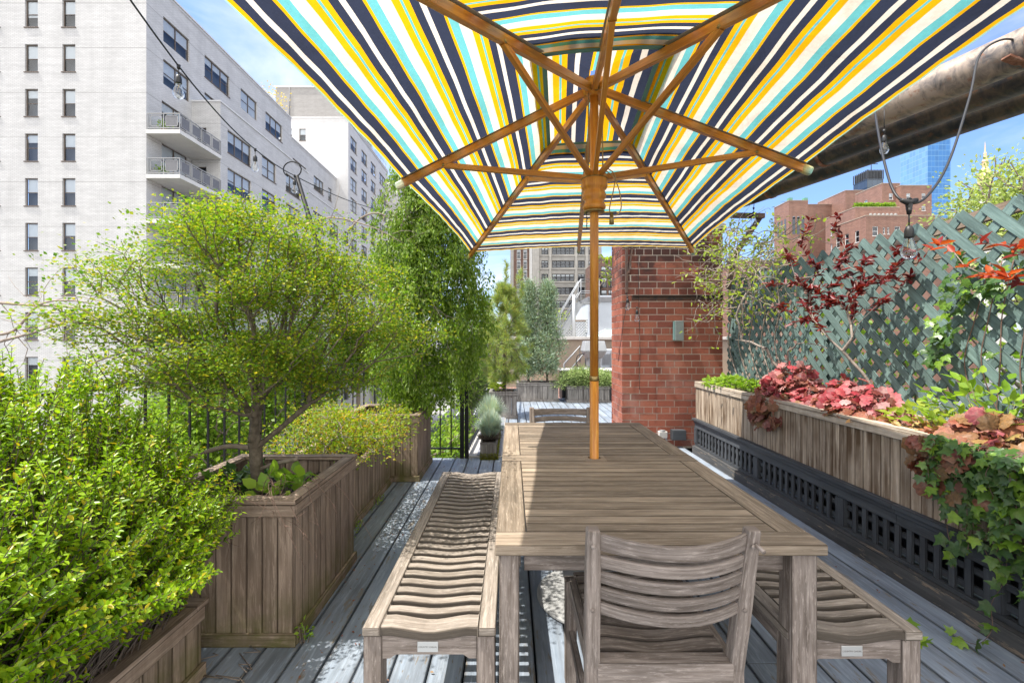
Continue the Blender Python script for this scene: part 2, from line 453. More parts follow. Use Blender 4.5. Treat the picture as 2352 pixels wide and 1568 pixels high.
# pale coping ledge with slate tiles along the narrow part
lg = thing('parapet_ledge', (-.45, 7.5, 0), 'pale stone ledge with slate tiles under the black railing', 'ledge')
mb = MB(); mb.span(-.52, -.1, 5.25, 10.7, -.07, .02); mb.part('coping', M['concrete'], lg, .006)
M['slate'] = plain('slate_tile', (.27, .28, .31), .6, nz=.3, nsc=12)
mb = MB()
for k in range(18):
    mb.span(-.40, -.12, 5.27+k*.29, 5.27+k*.29+.282, .021, .032)
mb.part('tile', M['slate'], lg, .002)
def railing(name, p0, p1, label, hgt=1.05, step=.125, z0=.03, bars=(.08,), pk=.013):
    p0 = np.array(p0, float); p1 = np.array(p1, float); L = np.linalg.norm(p1-p0)
    t = thing(name, tuple((p0+p1)/2), label, 'railing')
    n = int(L/step); mb = MB()
    for k in range(1, n):
        q = p0+(p1-p0)*k/n
        mb.box((q[0], q[1], q[2]+z0+hgt/2), (pk, pk, hgt))
    mb.part('picket', M['blackmetal'], t)
    mb = MB(); up = np.array([0, 0, 1.])
    for z in (hgt+z0,)+tuple(b+z0 for b in bars):
        mb.bar(p0+up*z, p1+up*z, .036, .014)
    mb.part('rail', M['blackmetal'], t)
    for q in (p0, p1):
        mb = MB(); mb.box((q[0], q[1], q[2]+hgt/2+.02), (.045, .045, hgt+.1))
        mb.part('post', M['blackmetal'], t, .003)
    return t
railing('iron_railing', (-2.38, .1, 0), (-2.38, 5.2, 0), 'black iron railing behind the box shrub and square planter', step=.2)
railing('iron_railing', (-2.33, 5.24, 0), (-.57, 5.24, 0), 'black iron railing across the end, beside the weeping tree', 1.05)
railing('iron_railing', (-.516, 5.24, -.02), (-.35, 9.9, -.02), 'black iron railing running beside the fescue trough', 1.1, .13, pk=.0065)
# ------------------------------------------------------------------ furniture
def wavy_slats(mb, x0, x1, ys, w, z, t, dip=.012, n=9):
    "slats across x with a dished top (a board bent along its length)"
    for y in ys:
        vs = []; uvs = []; fs = []; es = []
        ou, ov = R.random()*30, R.random()*30
        e = R.uniform(-.001, .001)
        for i in range(n+1):
            s = i/n; x = x0+(x1-x0)*s
            q = math.sin(math.pi*s)**2
            q = -dip*math.sin(math.pi*min(1, max(0, (s-.08)/.84)))*1.0+.25*dip*math.sin(3*math.pi*s)
            for yy, zz in ((-w/2, -t), (w/2, -t), (w/2, 0), (-w/2, 0)):
                vs.append((x, y+yy, z+zz+q+e))
        for i in range(n):
            for k in range(4):
                k2 = (k+1) % 4; fs.append((i*4+k, (i+1)*4+k, (i+1)*4+k2, i*4+k2)[::-1])
                xa, xb = i/n*(x1-x0), (i+1)/n*(x1-x0); ka, kb = k*w, k*w+w
                uvs.append([(xa+ou, ka+ov), (xb+ou, ka+ov), (xb+ou, kb+ov), (xa+ou, kb+ov)][::-1])
                es.append([(0, w), (0, w), (w, 0), (w, 0)][::-1] if k == 2 else [(0, 0)]*4)  # slat sides coloured dark all over, painting shade into the gaps
        fs.append((0, 1, 2, 3)); uvs.append([(0, 0)]*4); fs.append((n*4+3, n*4+2, n*4+1, n*4)); uvs.append([(0, 0)]*4); es += [[(1, 1)]*4]*2
        mb.add(vs, fs, uvs, False, es)
def text_mesh(body, size, mat, name):
    cu = bpy.data.curves.new(name, 'FONT'); cu.body = body; cu.size = size; cu.align_x = 'CENTER'; cu.align_y = 'CENTER'; cu.extrude = .0004
    o = bpy.data.objects.new(name, cu); C.objects.link(o)
    dg = bpy.context.evaluated_depsgraph_get(); me = bpy.data.meshes.new_from_object(o.evaluated_get(dg))
    bpy.data.objects.remove(o); me.materials.clear(); me.materials.append(mat); me.name = name
    return me
def bench(loc, label):
    W, L, Hh = .424, 1.70, .45
    b = thing('slatted_bench', loc, label, 'bench', 'weathered benches along the table')
    x0, y0, z = loc
    mb = MB()
    for s in (0, 1):
        xa = x0 if s == 0 else x0+W-.056
        mb.span(xa, xa+.056, y0, y0+L, z+Hh-.03, z+Hh, 1)
    mb.part('side_rail', M['teak'], b, .005)
    mb = MB(); n = 26; p = (L-.16)/n
    wavy_slats(mb, x0+.057, x0+W-.057, [y0+.08+p*(k+.5) for k in range(n)], p-.021, z+Hh-.002, .022, .0075)
    mb.part('slat', M['teak'], b, .003)
    for ye in (y0+.037, y0+L-.037):
        mb = MB(); wavy_slats(mb, x0+.057, x0+W-.057, [ye], .072, z+Hh-.001, .028); mb.part('end_board', M['teak'], b, .004)
    mb = MB()
    for yy in (y0+.012, y0+L-.036):
        # apron with a cut-out lower edge
        pts = [(.05, 0), (W-.05, 0), (W-.05, -.075), (W-.085, -.075), (W-.105, -.062), (.105, -.062), (.085, -.075), (.05, -.075)]
        vs = [(x0+a, yy, z+Hh-.032+c) for a, c in pts]+[(x0+a, yy+.024, z+Hh-.032+c) for a, c in pts]; k = len(pts)
        fs = [tuple(range(k))[::-1], tuple(range(k, 2*k))]+[(i, (i+1) % k, (i+1) % k+k, i+k) for i in range(k)]
        ou = R.random()*9
        mb.add(vs, fs, [[(vs[i][0]+ou, vs[i][2]+ou) for i in f] for f in fs])
    for xx in (x0+.03, x0+W-.03-.022): mb.span(xx, xx+.022, y0+.05, y0+L-.05, z+Hh-.105, z+Hh-.0315, 1)
    mb.part('apron', M['teak_dark'], b, .002)
    for sx in (0, 1):
        for sy in (0, 1):
            mb = MB(); xa = x0+.002 if sx == 0 else x0+W-.062; ya = y0+.006 if sy == 0 else y0+L-.066
            mb.span(xa, xa+.06, ya, ya+.06, z, z+Hh-.032, 2)
            mb.part('leg', M['teak_dark'], b, .004)
    mb = MB(); cx = x0+W/2-.005; mb.span(cx-.033, cx+.033, y0+.008, y0+.0118, z+Hh-.083, z+Hh-.05)
    pq = mb.part('nameplate', M['plaque'], b, .001)
    me = text_mesh('COUNTRY CASUAL', .0068, M['ink'], 'lettering')
    o = link('lettering', me, pq, (cx-b.location.x, y0+.0078-b.location.y, z+Hh-.067-b.location.z)); o.rotation_euler = (math.pi/2, 0, 0)
    return b
bench((-.474, 1.44, 0), 'weathered slatted bench left of the table, in full sun')
bench((.862, 1.42, 0), 'weathered slatted bench between the table and the dark grille, in shade')
# table
tx0, tx1, ty0, ty1, tz = -.05, .958, 1.375, 3.41, .74
tb = thing('dining_table', ((tx0+tx1)/2, (ty0+ty1)/2, 0), 'large weathered wooden dining table with slatted top, umbrella pole through its middle', 'table')
mb = MB(); bw = .097; th = .03; ym = (ty0+ty1)/2+.0
cb = .058
for a, b_ in ((ty0+.0, ym-cb), (ym+cb, ty1)):
    lo = a+bw if a < ym-.5 else a+.002; hi = b_-.002 if a < ym-.5 else b_-bw
    for xa in (tx0, tx1-bw): mb.span(xa, xa+bw, lo+.002, hi-.002, tz-th, tz, 1)
mb.span(tx0, tx1, ty0, ty0+bw, tz-th-.004, tz, 0); mb.span(tx0, tx1, ty1-bw, ty1, tz-th-.004, tz, 0)
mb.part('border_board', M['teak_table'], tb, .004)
mb = MB()
px, py, pr = .436, 2.40, .034
# middle board split round the pole hole
def plate_hole(mb, x0, x1, y0, y1, z0, z1, c, r, n=24):
    vs = []; fs = []; uvs = []
    for zz in (z1, z0):
        for k in range(n):
            a = 2*math.pi*k/n; vs.append((c[0]+r*math.cos(a), c[1]+r*math.sin(a), zz))
        for k in range(n):
            a = 2*math.pi*k/n; ca, sa = math.cos(a), math.sin(a)
            hw = .055
            s = min(hw/abs(ca) if abs(ca) > 1e-6 else 9, (y1-y0)/2/abs(sa) if abs(sa) > 1e-6 else 9)
            vs.append((c[0]+s*ca, (y0+y1)/2+s*sa, zz))
    for k in range(n):
        k2 = (k+1) % n
        for f in ((k, n+k, n+k2, k2), (2*n+k2, 3*n+k2, 3*n+k, 2*n+k), (k2, 2*n+k2, 2*n+k, k), (n+k, 3*n+k, 3*n+k2, n+k2)):
            fs.append(f); uvs.append([(vs[i][0], vs[i][1]) for i in f])
    mb.add(vs, fs, uvs)
    mb.span(x0, c[0]-.0551, y0, y1, z0, z1, 0); mb.span(c[0]+.0551, x1, y0, y1, z0, z1, 0)
plate_hole(mb, tx0+.001, tx1-.001, ym-cb+.002, ym+cb-.002, tz-th, tz-.0005, (px, py), pr)
mb.part('middle_board', M['teak_table'], tb)
mb = MB()
for a, b_ in ((ty0+bw, ym-cb), (ym+cb, ty1-bw)):
    n = 13; p = (b_-a)/n
    for k in range(n):
        z1 = tz-.001+R.uniform(-.0007, .0007)
        mb.span(tx0+bw+.002, tx1-bw-.002, a+p*k+.0026, a+p*(k+1)-.0026, tz-.024, z1, 0)
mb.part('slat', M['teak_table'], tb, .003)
mb = MB()
for yy in (ty0+.075, ty1-.1): mb.span(tx0+.09, tx1-.09, yy, yy+.025, tz-.115, tz-th-.0045, 0)
for xx in (tx0+.055, tx1-.08): mb.span(xx, xx+.025, ty0+.1, ty1-.1, tz-.115, tz-th-.0045, 1)
mb.span(tx0+.06, tx1-.06, ym-.14, ym-.11, tz-.1, tz-.026, 0); mb.span(tx0+.06, tx1-.06, ym+.11, ym+.14, tz-.1, tz-.026, 0)
mb.part('apron', M['teak_dark'], tb, .002)
for sx in (0, 1):
    for sy in (0, 1):
        xa = tx0+.012 if sx == 0 else tx1-.012-.082; ya = ty0+.03 if sy == 0 else ty1-.03-.07
        mb = MB(); mb.span(xa, xa+.082 if sx else xa+.062, ya, ya+.07, 0, tz-th-.004, 2); mb.part('leg', M['teak_dark'], tb, .006)
# chairs: built facing +y, back towards -y
def chair(loc, rz, label, first=[None]):
    if first[0] is not None:
        return dup(first[0], loc, rz, label)
    W = .484; t = thing('dining_chair', (0, 0, 0), label, 'chair', 'wooden chairs at the table ends')
    def backx(z): return .022-.082*((z-.40)/.44) if z > .40 else .022-.03*((.40-z)/.40)
    for s in (-1, 1):
        mb = MB(); zs = [0, .2, .40, .55, .70, .84]
        ou = R.random()*9
        vs = []; fs = []; uvs = []
        for z in zs:
            yb = backx(z); xb = s*(W/2-.022-.02*(1-z/.84)); dw = .021 if z < .8 else .018; dd = .024 if z < .6 else .019
            for a, b_ in ((-1, -1), (1, -1), (1, 1), (-1, 1)): vs.append((xb+a*dw, yb+b_*dd, z))
        for i in range(len(zs)-1):
            for k in range(4):
                k2 = (k+1) % 4; fs.append((i*4+k, i*4+k2, (i+1)*4+k2, (i+1)*4+k)); uvs.append([(zs[i]+ou, k*.05), (zs[i]+ou, k*.05+.05), (zs[i+1]+ou, k*.05+.05), (zs[i+1]+ou, k*.05)])
        fs += [(3, 2, 1, 0), tuple((len(zs)-1)*4+k for k in range(4))]; uvs += [[(0, 0)]*4]*2
        mb.add(vs, fs, uvs); mb.part('back_post', M['teak_dark'], t, .006)
        mb = MB(); mb.box((s*(W/2-.032), .495, .205), (.045, .045, .41), None, 2); mb.part('leg', M['teak_dark'], t, .004)
        mb = MB(); mb.bar((s*(W/2-.036), .045, .39), (s*(W/2-.036), .472, .395), .028, .06); mb.part('seat_rail', M['teak_dark'], t, .003)
        mb = MB(); mb.bar((s*(W/2-.036), .02, .20), (s*(W/2-.034), .47, .20), .022, .035); mb.part('stretcher', M['teak_dark'], t, .002)
    # curved back slats, bowed to the rear
    hs = [(.777, .828), (.728, .764), (.680, .715), (.632, .667), (.584, .619)]
    for za, zb in hs:
        mb = MB(); n = 12; vs = []; fs = []; uvs = []; es = []; ou = R.random()*20
        for i in range(n+1):
            q = i/n; xx = -(W/2-.034)+2*(W/2-.034)*q; bow = -.075*(1-(2*q-1)**2)
            rise = -.008*math.sin(math.pi*q) if zb > .8 else 0
            for z, dy in ((za, -.008), (za, .008), (zb+rise, .008), (zb+rise, -.008)):
                vs.append((xx, backx(z)+bow+dy, z))
        for i in range(n):
            for k in range(4):
                k2 = (k+1) % 4; fs.append((i*4+k, (i+1)*4+k, (i+1)*4+k2, i*4+k2)[::-1])
                a = i/n*.43+ou; b_ = (i+1)/n*.43+ou; h0 = k*.06+ou
                uvs.append([(a, h0), (b_, h0), (b_, h0+.06), (a, h0+.06)][::-1]); es.append([(0, 0)]*4 if k == 0 else [(1, 1)]*4)  # underside coloured dark, painted shade for the gaps between back slats
        fs += [(0, 1, 2, 3), (n*4+3, n*4+2, n*4+1, n*4)]; uvs += [[(0, 0)]*4]*2; es += [[(1, 1)]*4]*2
        mb.add(vs, fs, uvs, False, es); mb.part('back_slat', M['teak_dark'], t, .004)
    mb = MB(); p = .062
    wavy_slats(mb, -(W/2-.05), W/2-.05, [.05+p*(k+.5) for k in range(7)], p-.008, .43, .018, .012)
    mb.part('seat_slat', M['teak_dark'], t, .002)
    for yy, w_ in ((.018, .05), (.497, .03)):
        mb = MB(); mb.bar((-(W/2-.045), yy, .395), (W/2-.045, yy, .395), w_, .068); mb.part('seat_frame', M['teak_dark'], t, .004)
    for s in (-1, 1):
        mb = MB()
        for z in (.795, .60, .36): yb = backx(z); xb = s*(W/2-.022-.02*(1-z/.84)); mb.tube([(xb-.003, yb-.0255, z), (xb-.003, yb-.0235, z)], .006, 8)
        if s > 0: mb.tube([(W/2-.018, backx(.80)-.022, .80), (W/2-.012, backx(.80)-.05, .792)], .006, 8)
        mb.part('plug', M['teak_dark'], t)
    t.location = loc; t.rotation_euler = (0, 0, rz); first[0] = t
    return t
chair((.445, 1.318, 0), math.radians(0), 'weathered slat-back chair at the near end of the table, seen from behind')
chair((.375, 3.44, 0), math.radians(180), 'wooden chair at the far table end, only its top slats showing')
# ------------------------------------------------------------------ umbrella
TH = math.radians(6.0); U0 = np.array([.436, 2.40])
eu = np.array([math.cos(TH), -math.sin(TH)]); ev = np.array([math.sin(TH), math.cos(TH)])
UA, UB, ZH = 1.05, 1.95, 2.70
def uw(u, v, z): p = U0+eu*u+ev*v; return np.array([p[0], p[1], z])
def rimz(u, v): return 2.235 if abs(u) < .01 or abs(v) < .01 else 2.20
um = thing('patio_umbrella', (U0[0], U0[1], 0), 'wooden market umbrella with yellow navy and teal striped canopy over the table', 'umbrella')
mb = MB(); mb.tube([(U0[0], U0[1], .03), (U0[0], U0[1], 1.15)], .0235, 20); mb.tube([(U0[0], U0[1], 1.16), (U0[0], U0[1], 2.72)], .0225, 20)
mb.part('pole', M['umbwood'], um)
mb = MB(); mb.lathe([(.0232, 1.142), (.0255, 1.146), (.0255, 1.166), (.0228, 1.17)], (U0[0], U0[1], 0), 24)
mb.part('ferrule', M['brass'], um)
mb = MB(); mb.lathe([(.03, 2.64), (.058, 2.645), (.066, 2.665), (.066, 2.71), (.055, 2.725), (.03, 2.74), (.0, 2.75)], (U0[0], U0[1], 0), 24)
mb.part('top_hub', M['umbwood'], um)
mb = MB(); mb.lathe([(.024, 2.235), (.060, 2.232), (.068, 2.22), (.069, 2.165), (.066, 2.155), (.058, 2.148), (.054, 2.142), (.057, 2.134), (.063, 2.12), (.060, 2.104), (.050, 2.093), (.048, 2.085), (.054, 2.074), (.06, 2.062), (.059, 2.05), (.05, 2.042), (.024, 2.04)], (U0[0], U0[1], 0), 32)
rn = mb.part('runner', M['umbwood'], um)
mb = MB(); mb.lathe([(.024, 2.039), (.052, 2.0395), (.055, 2.034), (.052, 2.027), (.024, 2.026)], (U0[0], U0[1], 0), 28)
mb.lathe([(.0692, 2.204), (.0705, 2.205), (.0705, 2.200), (.0692, 2.199)], (U0[0], U0[1], 0), 28)
mb.part('brass_ring', M['brass'], rn)
tips = [(0, UB), (UA, UB), (UA, 0), (UA, -UB), (0, -UB), (-UA, -UB), (-UA, 0), (-UA, UB)]
t = NT('pocket_cloth'); M['pocket'] = t.done(t.bsdf(t.ramp(t.noise(t.obj(), 6, 2), [(.35, sr(225, 210, 170)), (.5, sr(130, 175, 160)), (.65, sr(200, 160, 60))]), .9))
for u, v in tips:
    q = uw(u, v, rimz(u, v)-.019); hd = np.array([q[0]-U0[0], q[1]-U0[1], 0]); hl = np.linalg.norm(hd); hd = hd/hl
    a = np.array([U0[0], U0[1], ZH-.035])+hd*.05
    e = a+(q-a)*1.012
    mb = MB(); mb.bar(a, e, .026, .038); rb = mb.part('rib', M['umbwood'], um, .003)
    L = .80; jt = a+(q-a)*(L/hl); jt = jt-np.array([0, 0, .012])
    s0 = np.array([U0[0], U0[1], 2.215])+hd*.055
    side = np.cross(hd, [0, 0, 1.])*.021
    mb = MB(); mb.bar(s0, jt, .022, .029); mb.part('strut', M['umbwood'], um, .003)
    mb = MB(); mb.tube([jt-side*.7, jt+side*.7], .008, 10); mb.part('bolt', M['brass'], rb)
    mb = MB(); mb.bar(e-(e-a)/np.linalg.norm(e-a)*.035, e+(e-a)/np.linalg.norm(e-a)*.02, .034, .044); mb.part('rib_pocket', M['pocket'], rb, .012)
# striped cloth
CR, YE, TE, NA = (.70, .62, .51), (.72, .37, .006), (.13, .43, .43), (.032, .038, .062)
seq = [('T', .022), ('Y', .016), ('N', .036), ('C', .024), ('N', .058), ('Y', .014), ('T', .040), ('C', .052), ('Y', .032), ('T', .012), ('Y', .027)]
first = .022
rep = seq[2:]
PER = sum(w for _, w in rep)
def cloth(name, shift=0.0, lead=True):
    t = NT(name); uv = t.uv(); x = t.n('SeparateXYZ', i0=uv).outputs[0]
    f = t.math('FRACT', t.math('DIVIDE', t.math('SUBTRACT', x, shift), PER))
    stops = []; p = 0
    cm = {'C': CR, 'Y': YE, 'T': TE, 'N': NA}
    for k, w in rep: stops.append((p/PER, cm[k])); p += w
    col = t.ramp(f, stops, 'CONSTANT')
    if lead:
        e = t.ramp(t.math('DIVIDE', x, .1), [(0, sr(150, 190, 170)), (.07, YE)], 'CONSTANT')
        col = t.mix(t.math('LESS_THAN', x, shift), col, e)
    P = t.geo().outputs['Position']
    # stains and thread
    s1 = t.ramp(t.noise(t.vmul(P, (2.6, 2.6, 9)), 1.0, 6, .7), [(.47, 0), (.68, 1)])
    col = t.mix(t.math('MULTIPLY', s1, .5), col, t.mix(1.0, col, (.66, .60, .50), 'MULTIPLY'))
    th = t.noise(t.vmul(uv, (900, 60, 1)), 1.0, 2, .5); th2 = t.noise(t.vmul(uv, (40, 700, 1)), 1.0, 2, .5)
    w = t.math('MULTIPLY', t.ramp(th, [(.3, .88), (.7, 1.08)]), t.ramp(th2, [(.3, .92), (.7, 1.06)]))
    col = t.mix(1.0, col, t.n('CombineColor', i0=w, i1=w, i2=w).outputs[0], 'MULTIPLY')
    wr = t.noise(t.vmul(P, (5, 5, 5)), 1.0, 3, .5, .8)
    nr = t.bump(wr, .45, .04)
    d = t.n('BsdfDiffuse', Color=col, Normal=nr).outputs[0]; tr = t.n('BsdfTranslucent', Color=col, Normal=nr).outputs[0]
    return t.done(t.n('MixShader', i0=.5, i1=d, i2=tr).outputs[0])
M['canopy'] = cloth('striped_canopy_cloth', .024); M['vent'] = cloth('striped_vent_cloth', .06, False)
def canopy(t0, t1, mat, name, lift=0, ventuv=False, nt=26, ns=20, parent=None, wr=.004, sag=.012):
    V = []; UV = []; F = []
    for i in range(8):
        a = tips[i]; b = tips[(i+1) % 8]
        zA, zB = rimz(*a), rimz(*b); base = len(V)
        horiz = abs(a[1]-b[1]) < .01     # rim edge along u
        for k in range(nt+1):
            tt = t0+(t1-t0)*k/nt
            for j in range(ns+1):
                s = j/ns; bow = 4*s*(1-s)
                u = (a[0]*(1-s)+b[0]*s)*tt; v = (a[1]*(1-s)+b[1]*s)*tt
                z = ZH+.012+((zA*(1-s)+zB*s)-ZH)*tt
                z += -.016*bow*tt+lift*(1-.6*(tt-t0)/(t1-t0)) if lift else bow*sag*math.sin(math.pi*min(1, tt))-.004*bow
                sc = 1-.030*bow*max(0, (tt-.6)/.4)**2
                if horiz: v *= sc
                else: u *= sc
                z += (1+1.6*max(0, .5-tt))*wr*math.sin(9*u+4*v)*math.sin(7*v-3*u+1.3)*bow+wr*.5*bow*math.sin(31*u*v+17*tt)
                V.append(uw(u, v, z))
                dist = (UB*(1-tt)*1.17 if horiz else UA*(1-tt)*1.52)
                UV.append((u+.5, v) if ventuv else (dist, (u if horiz else v)))
        for k in range(nt):
            for j in range(ns):
                p = base+k*(ns+1)+j; F.append((p, p+1, p+ns+2, p+ns+1))
    return nppart(name, V, [np.array(F)], mat, parent, uv=UV, smooth=True)
cp = canopy(.235, 1.0, M['canopy'], 'canopy', parent=um)
canopy(.02, .30, M['vent'], 'vent_canopy', .055, True, 12, 12, um, .012)
# hem bands round the vent opening and the rim
M['hem'] = plain('green_hem', sr(96, 140, 128), .9)
mb = MB()
for i in range(8):
    a = tips[i]; b = tips[(i+1) % 8]
    for k in range(6):
        s0, s1 = k/6, (k+1)/6; q = []
        for s in (s0, s1):
            bow = 4*s*(1-s); zz = ZH+.006+((rimz(*a)*(1-s)+rimz(*b)*s)-ZH)*.236+bow*.004
            q.append(uw((a[0]*(1-s)+b[0]*s)*.237, (a[1]*(1-s)+b[1]*s)*.237, zz))
        mb.bar(q[0], q[1], .022, .004)
mb.part('vent_hem', M['hem'], cp)
M['seam'] = plain('seam_tape', (.42, .36, .26), .9, nz=.3, nsc=20)
for i, (u, v) in enumerate(tips):
    mb = MB()
    for k in range(8):
        q = [uw(u*s, v*s, ZH+.0085+(rimz(u, v)-ZH)*s) for s in (.25+.75*k/8, .25+.75*(k+1)/8)]
        mb.bar(q[0], q[1], .036, .0016)
    mb.part('seam', M['seam'], cp)
# cord, pin and chain at the runner
mb = MB(); ux, uy = U0
def loop(p, n=24): return [Vector(p[0]).lerp(Vector(p[-1]), 0)]
def spline(pts, n=8):
    P = [Vector(p) for p in pts]; P = [P[0]*2-P[1]]+P+[P[-1]*2-P[-2]]; out = []
    for i in range(1, len(P)-2):
        a, b, c, d = P[i-1:i+3]
        for k in range(n):
            t_ = k/n
            out.append(.5*((2*b)+(c-a)*t_+(2*a-5*b+4*c-d)*t_**2+(3*b-a-3*c+d)*t_**3))
    out.append(P[-2]); return out
mb.tube(spline([(ux+.035, uy-.05, 2.24), (ux+.085, uy-.06, 2.20), (ux+.12, uy-.05, 2.13), (ux+.13, uy-.05, 2.04), (ux+.10, uy-.055, 2.0), (ux+.07, uy-.05, 2.03), (ux+.09, uy-.05, 2.13), (ux+.10, uy-.045, 2.21), (ux+.06, uy-.04, 2.25)]), .003, 6)
for dx in (-.035, .035): mb.tube([(ux+dx, uy-.03, 2.66), (ux+dx*1.1, uy-.035, 2.24)], .0035, 6)
mb.part('pulley_cord', M['rope'], um)
mb = MB(); mb.tube([(ux+.04, uy-.05, 2.015), (ux+.105, uy-.055, 2.018)], .0035, 6); mb.tube([(ux+.08, uy-.053, 2.012), (ux+.08, uy-.053, 1.955)], [.009, .013], 8); mb.part('lock_pin', M['brass'], um)
mb = MB()
for k in range(9):
    z = 2.02-k*.011; mb.lathe([(.0045, -.001), (.0058, 0), (.0045, .001)], (ux-.045+(.004 if k % 2 else 0), uy-.03, z), 6)
mb.tube([(ux-.045, uy-.03, 2.03), (ux-.045, uy-.03, 1.93)], .0018, 5); mb.part('chain', M['blackmetal'], um)
mb = MB(); mb.box((ux, uy-.062, 2.685), (.02, .012, .03)); mb.tube([(ux, uy-.071, 2.655), (ux, uy-.058, 2.655)], .016, 14); mb.part('pulley', M['brass'], um)
ub = thing('umbrella_base', (ux, uy, 0), 'round pale metal umbrella base plate under the table', 'umbrella base')
M['basemetal'] = plain('base_plate_paint', (.34, .34, .33), .7, nz=.16, nsc=9)
mb = MB(); mb.lathe([(.29, .004), (.302, .010), (.302, .022), (.29, .028), (.0, .034)], (ux, uy, 0), 56, False); mb.part('plate', M['basemetal'], ub, .003)
mb = MB(); mb.lathe([(.032, .03), (.032, .32), (.0245, .322), (.0245, .06)], (ux, uy, 0), 24); mb.part('sleeve', M['basemetal'], ub)
# ------------------------------------------------------------------ planters
def planter(name, x0, x1, y0, y1, z1, mat, trim, label, z0=0.0, bw=.069, rim=.05, soil=.10, cat='planter', base=True, top_band=.055, over=.018):
    t = thing(name, ((x0+x1)/2, (y0+y1)/2, z0), label, cat)
    mb = MB(); th = .02; zt = z1-.022
    def run(a, b, fn):
        n = max(1, round((b-a)/bw)); w = (b-a)/n
        for k in range(n): fn(a+w*k+.0012, a+w*(k+1)-.0012, R.uniform(-.001, .001))
    run(x0, x1, lambda a, b, e: (mb.span(a, b, y0+e, y0+th+e, z0, zt, 2), mb.span(a, b, y1-th+e, y1+e, z0, zt, 2)))
    run(y0+th+.002, y1-th-.002, lambda a, b, e: (mb.span(x0+e, x0+th+e, a, b, z0, zt, 2), mb.span(x1-th+e, x1+e, a, b, z0, zt, 2)))
    mb.part('board', mat, t, .002)
    mb = MB(); o = over
    mb.span(x0-o, x1+o, y0-o, y0+rim, z1-.022, z1, 0); mb.span(x0-o, x1+o, y1-rim, y1+o, z1-.022, z1, 0)
    mb.span(x0-o, x0+rim, y0+rim+.001, y1-rim-.001, z1-.022, z1-.0008, 1); mb.span(x1-rim, x1+o, y0+rim+.001, y1-rim-.001, z1-.022, z1-.0008, 1)
    mb.part('rim', trim, t, .004)
    if top_band:
        mb = MB(); h = top_band; g = .0015
        mb.span(x0-.014, x1+.014, y0-.0145, y0-g, zt-h, zt-.001, 0); mb.span(x1+g, x1+.0145, y0-g+.001, y1, zt-h, zt-.001, 1)
        mb.span(x0-.0145, x0-g, y0-g+.001, y1, zt-h, zt-.001, 1)
        mb.part('top_band', trim, t, .003)
    if base:
        mb = MB(); h = .055; g = .0015
        mb.span(x0-.018, x1+.018, y0-.02, y0-g, z0, z0+h, 0); mb.span(x1+g, x1+.02, y0-g+.001, y1, z0, z0+h, 1); mb.span(x0-.02, x0-g, y0-g+.001, y1, z0, z0+h, 1)
        mb.part('base_band', mat, t, .003)
    # soil, lumpy
    n = 14; V = []; F = []
    for i in range(n+1):
        for j in range(n+1): V.append((x0+th+(x1-x0-2*th)*i/n, y0+th+(y1-y0-2*th)*j/n, z1-soil+R.uniform(-.012, .018)))
    for i in range(n):
        for j in range(n): p = i*(n+1)+j; F.append((p, p+n+1, p+n+2, p+1))
    nppart('soil', V, [np.array(F)], M['soil'], t, smooth=True)
    return t
planter('low_planter', -1.93, -1.26, .30, 1.85, .305, M['cedar'], M['cedar'], 'low brown plank planter under the bright green box shrub')
planter('square_planter', -1.665, -.975, 2.03, 2.815, .65, M['cedar'], M['cedar'], 'big square brown plank planter holding the spreading small-leaved tree', soil=.11)
planter('low_trough', -1.75, -1.15, 2.86, 4.33, .44, M['cedar'], M['cedar'], 'low plank trough behind the square planter, under the yellow spirea', top_band=0)
planter('tall_planter', -1.62, -.90, 4.37, 5.08, .64, M['cedar'], M['cedar'], 'tall brown plank planter at the base of the weeping tree')
planter('narrow_trough', -.358, -.168, 5.17, 7.05, .19, M['cedar_grey'], M['cedar_grey'], 'narrow mossy trough on the ledge holding blue fescue', bw=.5, rim=.018, soil=.02, base=False, top_band=0, over=.002)
planter('square_planter', -.375, .09, 7.84, 8.34, .466, M['cedar_grey'], M['cedar_grey'], 'grey square planter with the feathery pine, beyond the fescue trough', bw=.1)
planter('back_planter', .11, 1.03, 10.0, 10.5, .42, M['cedar_grey'], M['cedar_grey'], 'silvery plank planter with two blue junipers at the back of the deck', bw=.12)
planter('back_planter', 1.22, 2.12, 9.85, 10.3, .36, M['cedar_grey'], M['cedar_grey'], 'silvery plank planter with spreading low juniper near the brick chimney', bw=.12)
planter('raised_planter', 2.205, 2.70, 4.175, 5.45, .862, M['cedar_pale'], M['cedar_trim'], 'pale plank planter next to the chimney, with green plants at its end', .425, .068, over=.01, top_band=.045, base=False)
planter('raised_planter', 2.205, 2.70, 1.0, 4.165, .862, M['cedar_pale'], M['cedar_trim'], 'long pale plank planter over the dark grille, filled with red coral bells', .425, .068, over=.01, top_band=.045, base=False)
# moss along the trough and weeds at the boards' feet
M['mossm'] = leafm('moss', [(.16, .17, .02), (.25, .24, .03), (.10, .13, .015)], .9, .2)
n = 2600; P = np.stack([-.165+NR.random(n)*.012, 5.16+NR.random(n)*1.2, NR.random(n)**2*.16], 1); P2 = np.stack([-.36+NR.random(n//3)*.2, 5.165-NR.random(n//3)*.012, NR.random(n//3)**2*.07], 1)
P = np.concatenate([P, P2]); V, F = leaves(tpl(.5, k=4), P, rnd(len(P))+np.array([.3, -.3, .3]), rnd(len(P)), .014)
o = nppart('moss', V, F, M['mossm']); tag(o, kind='stuff')
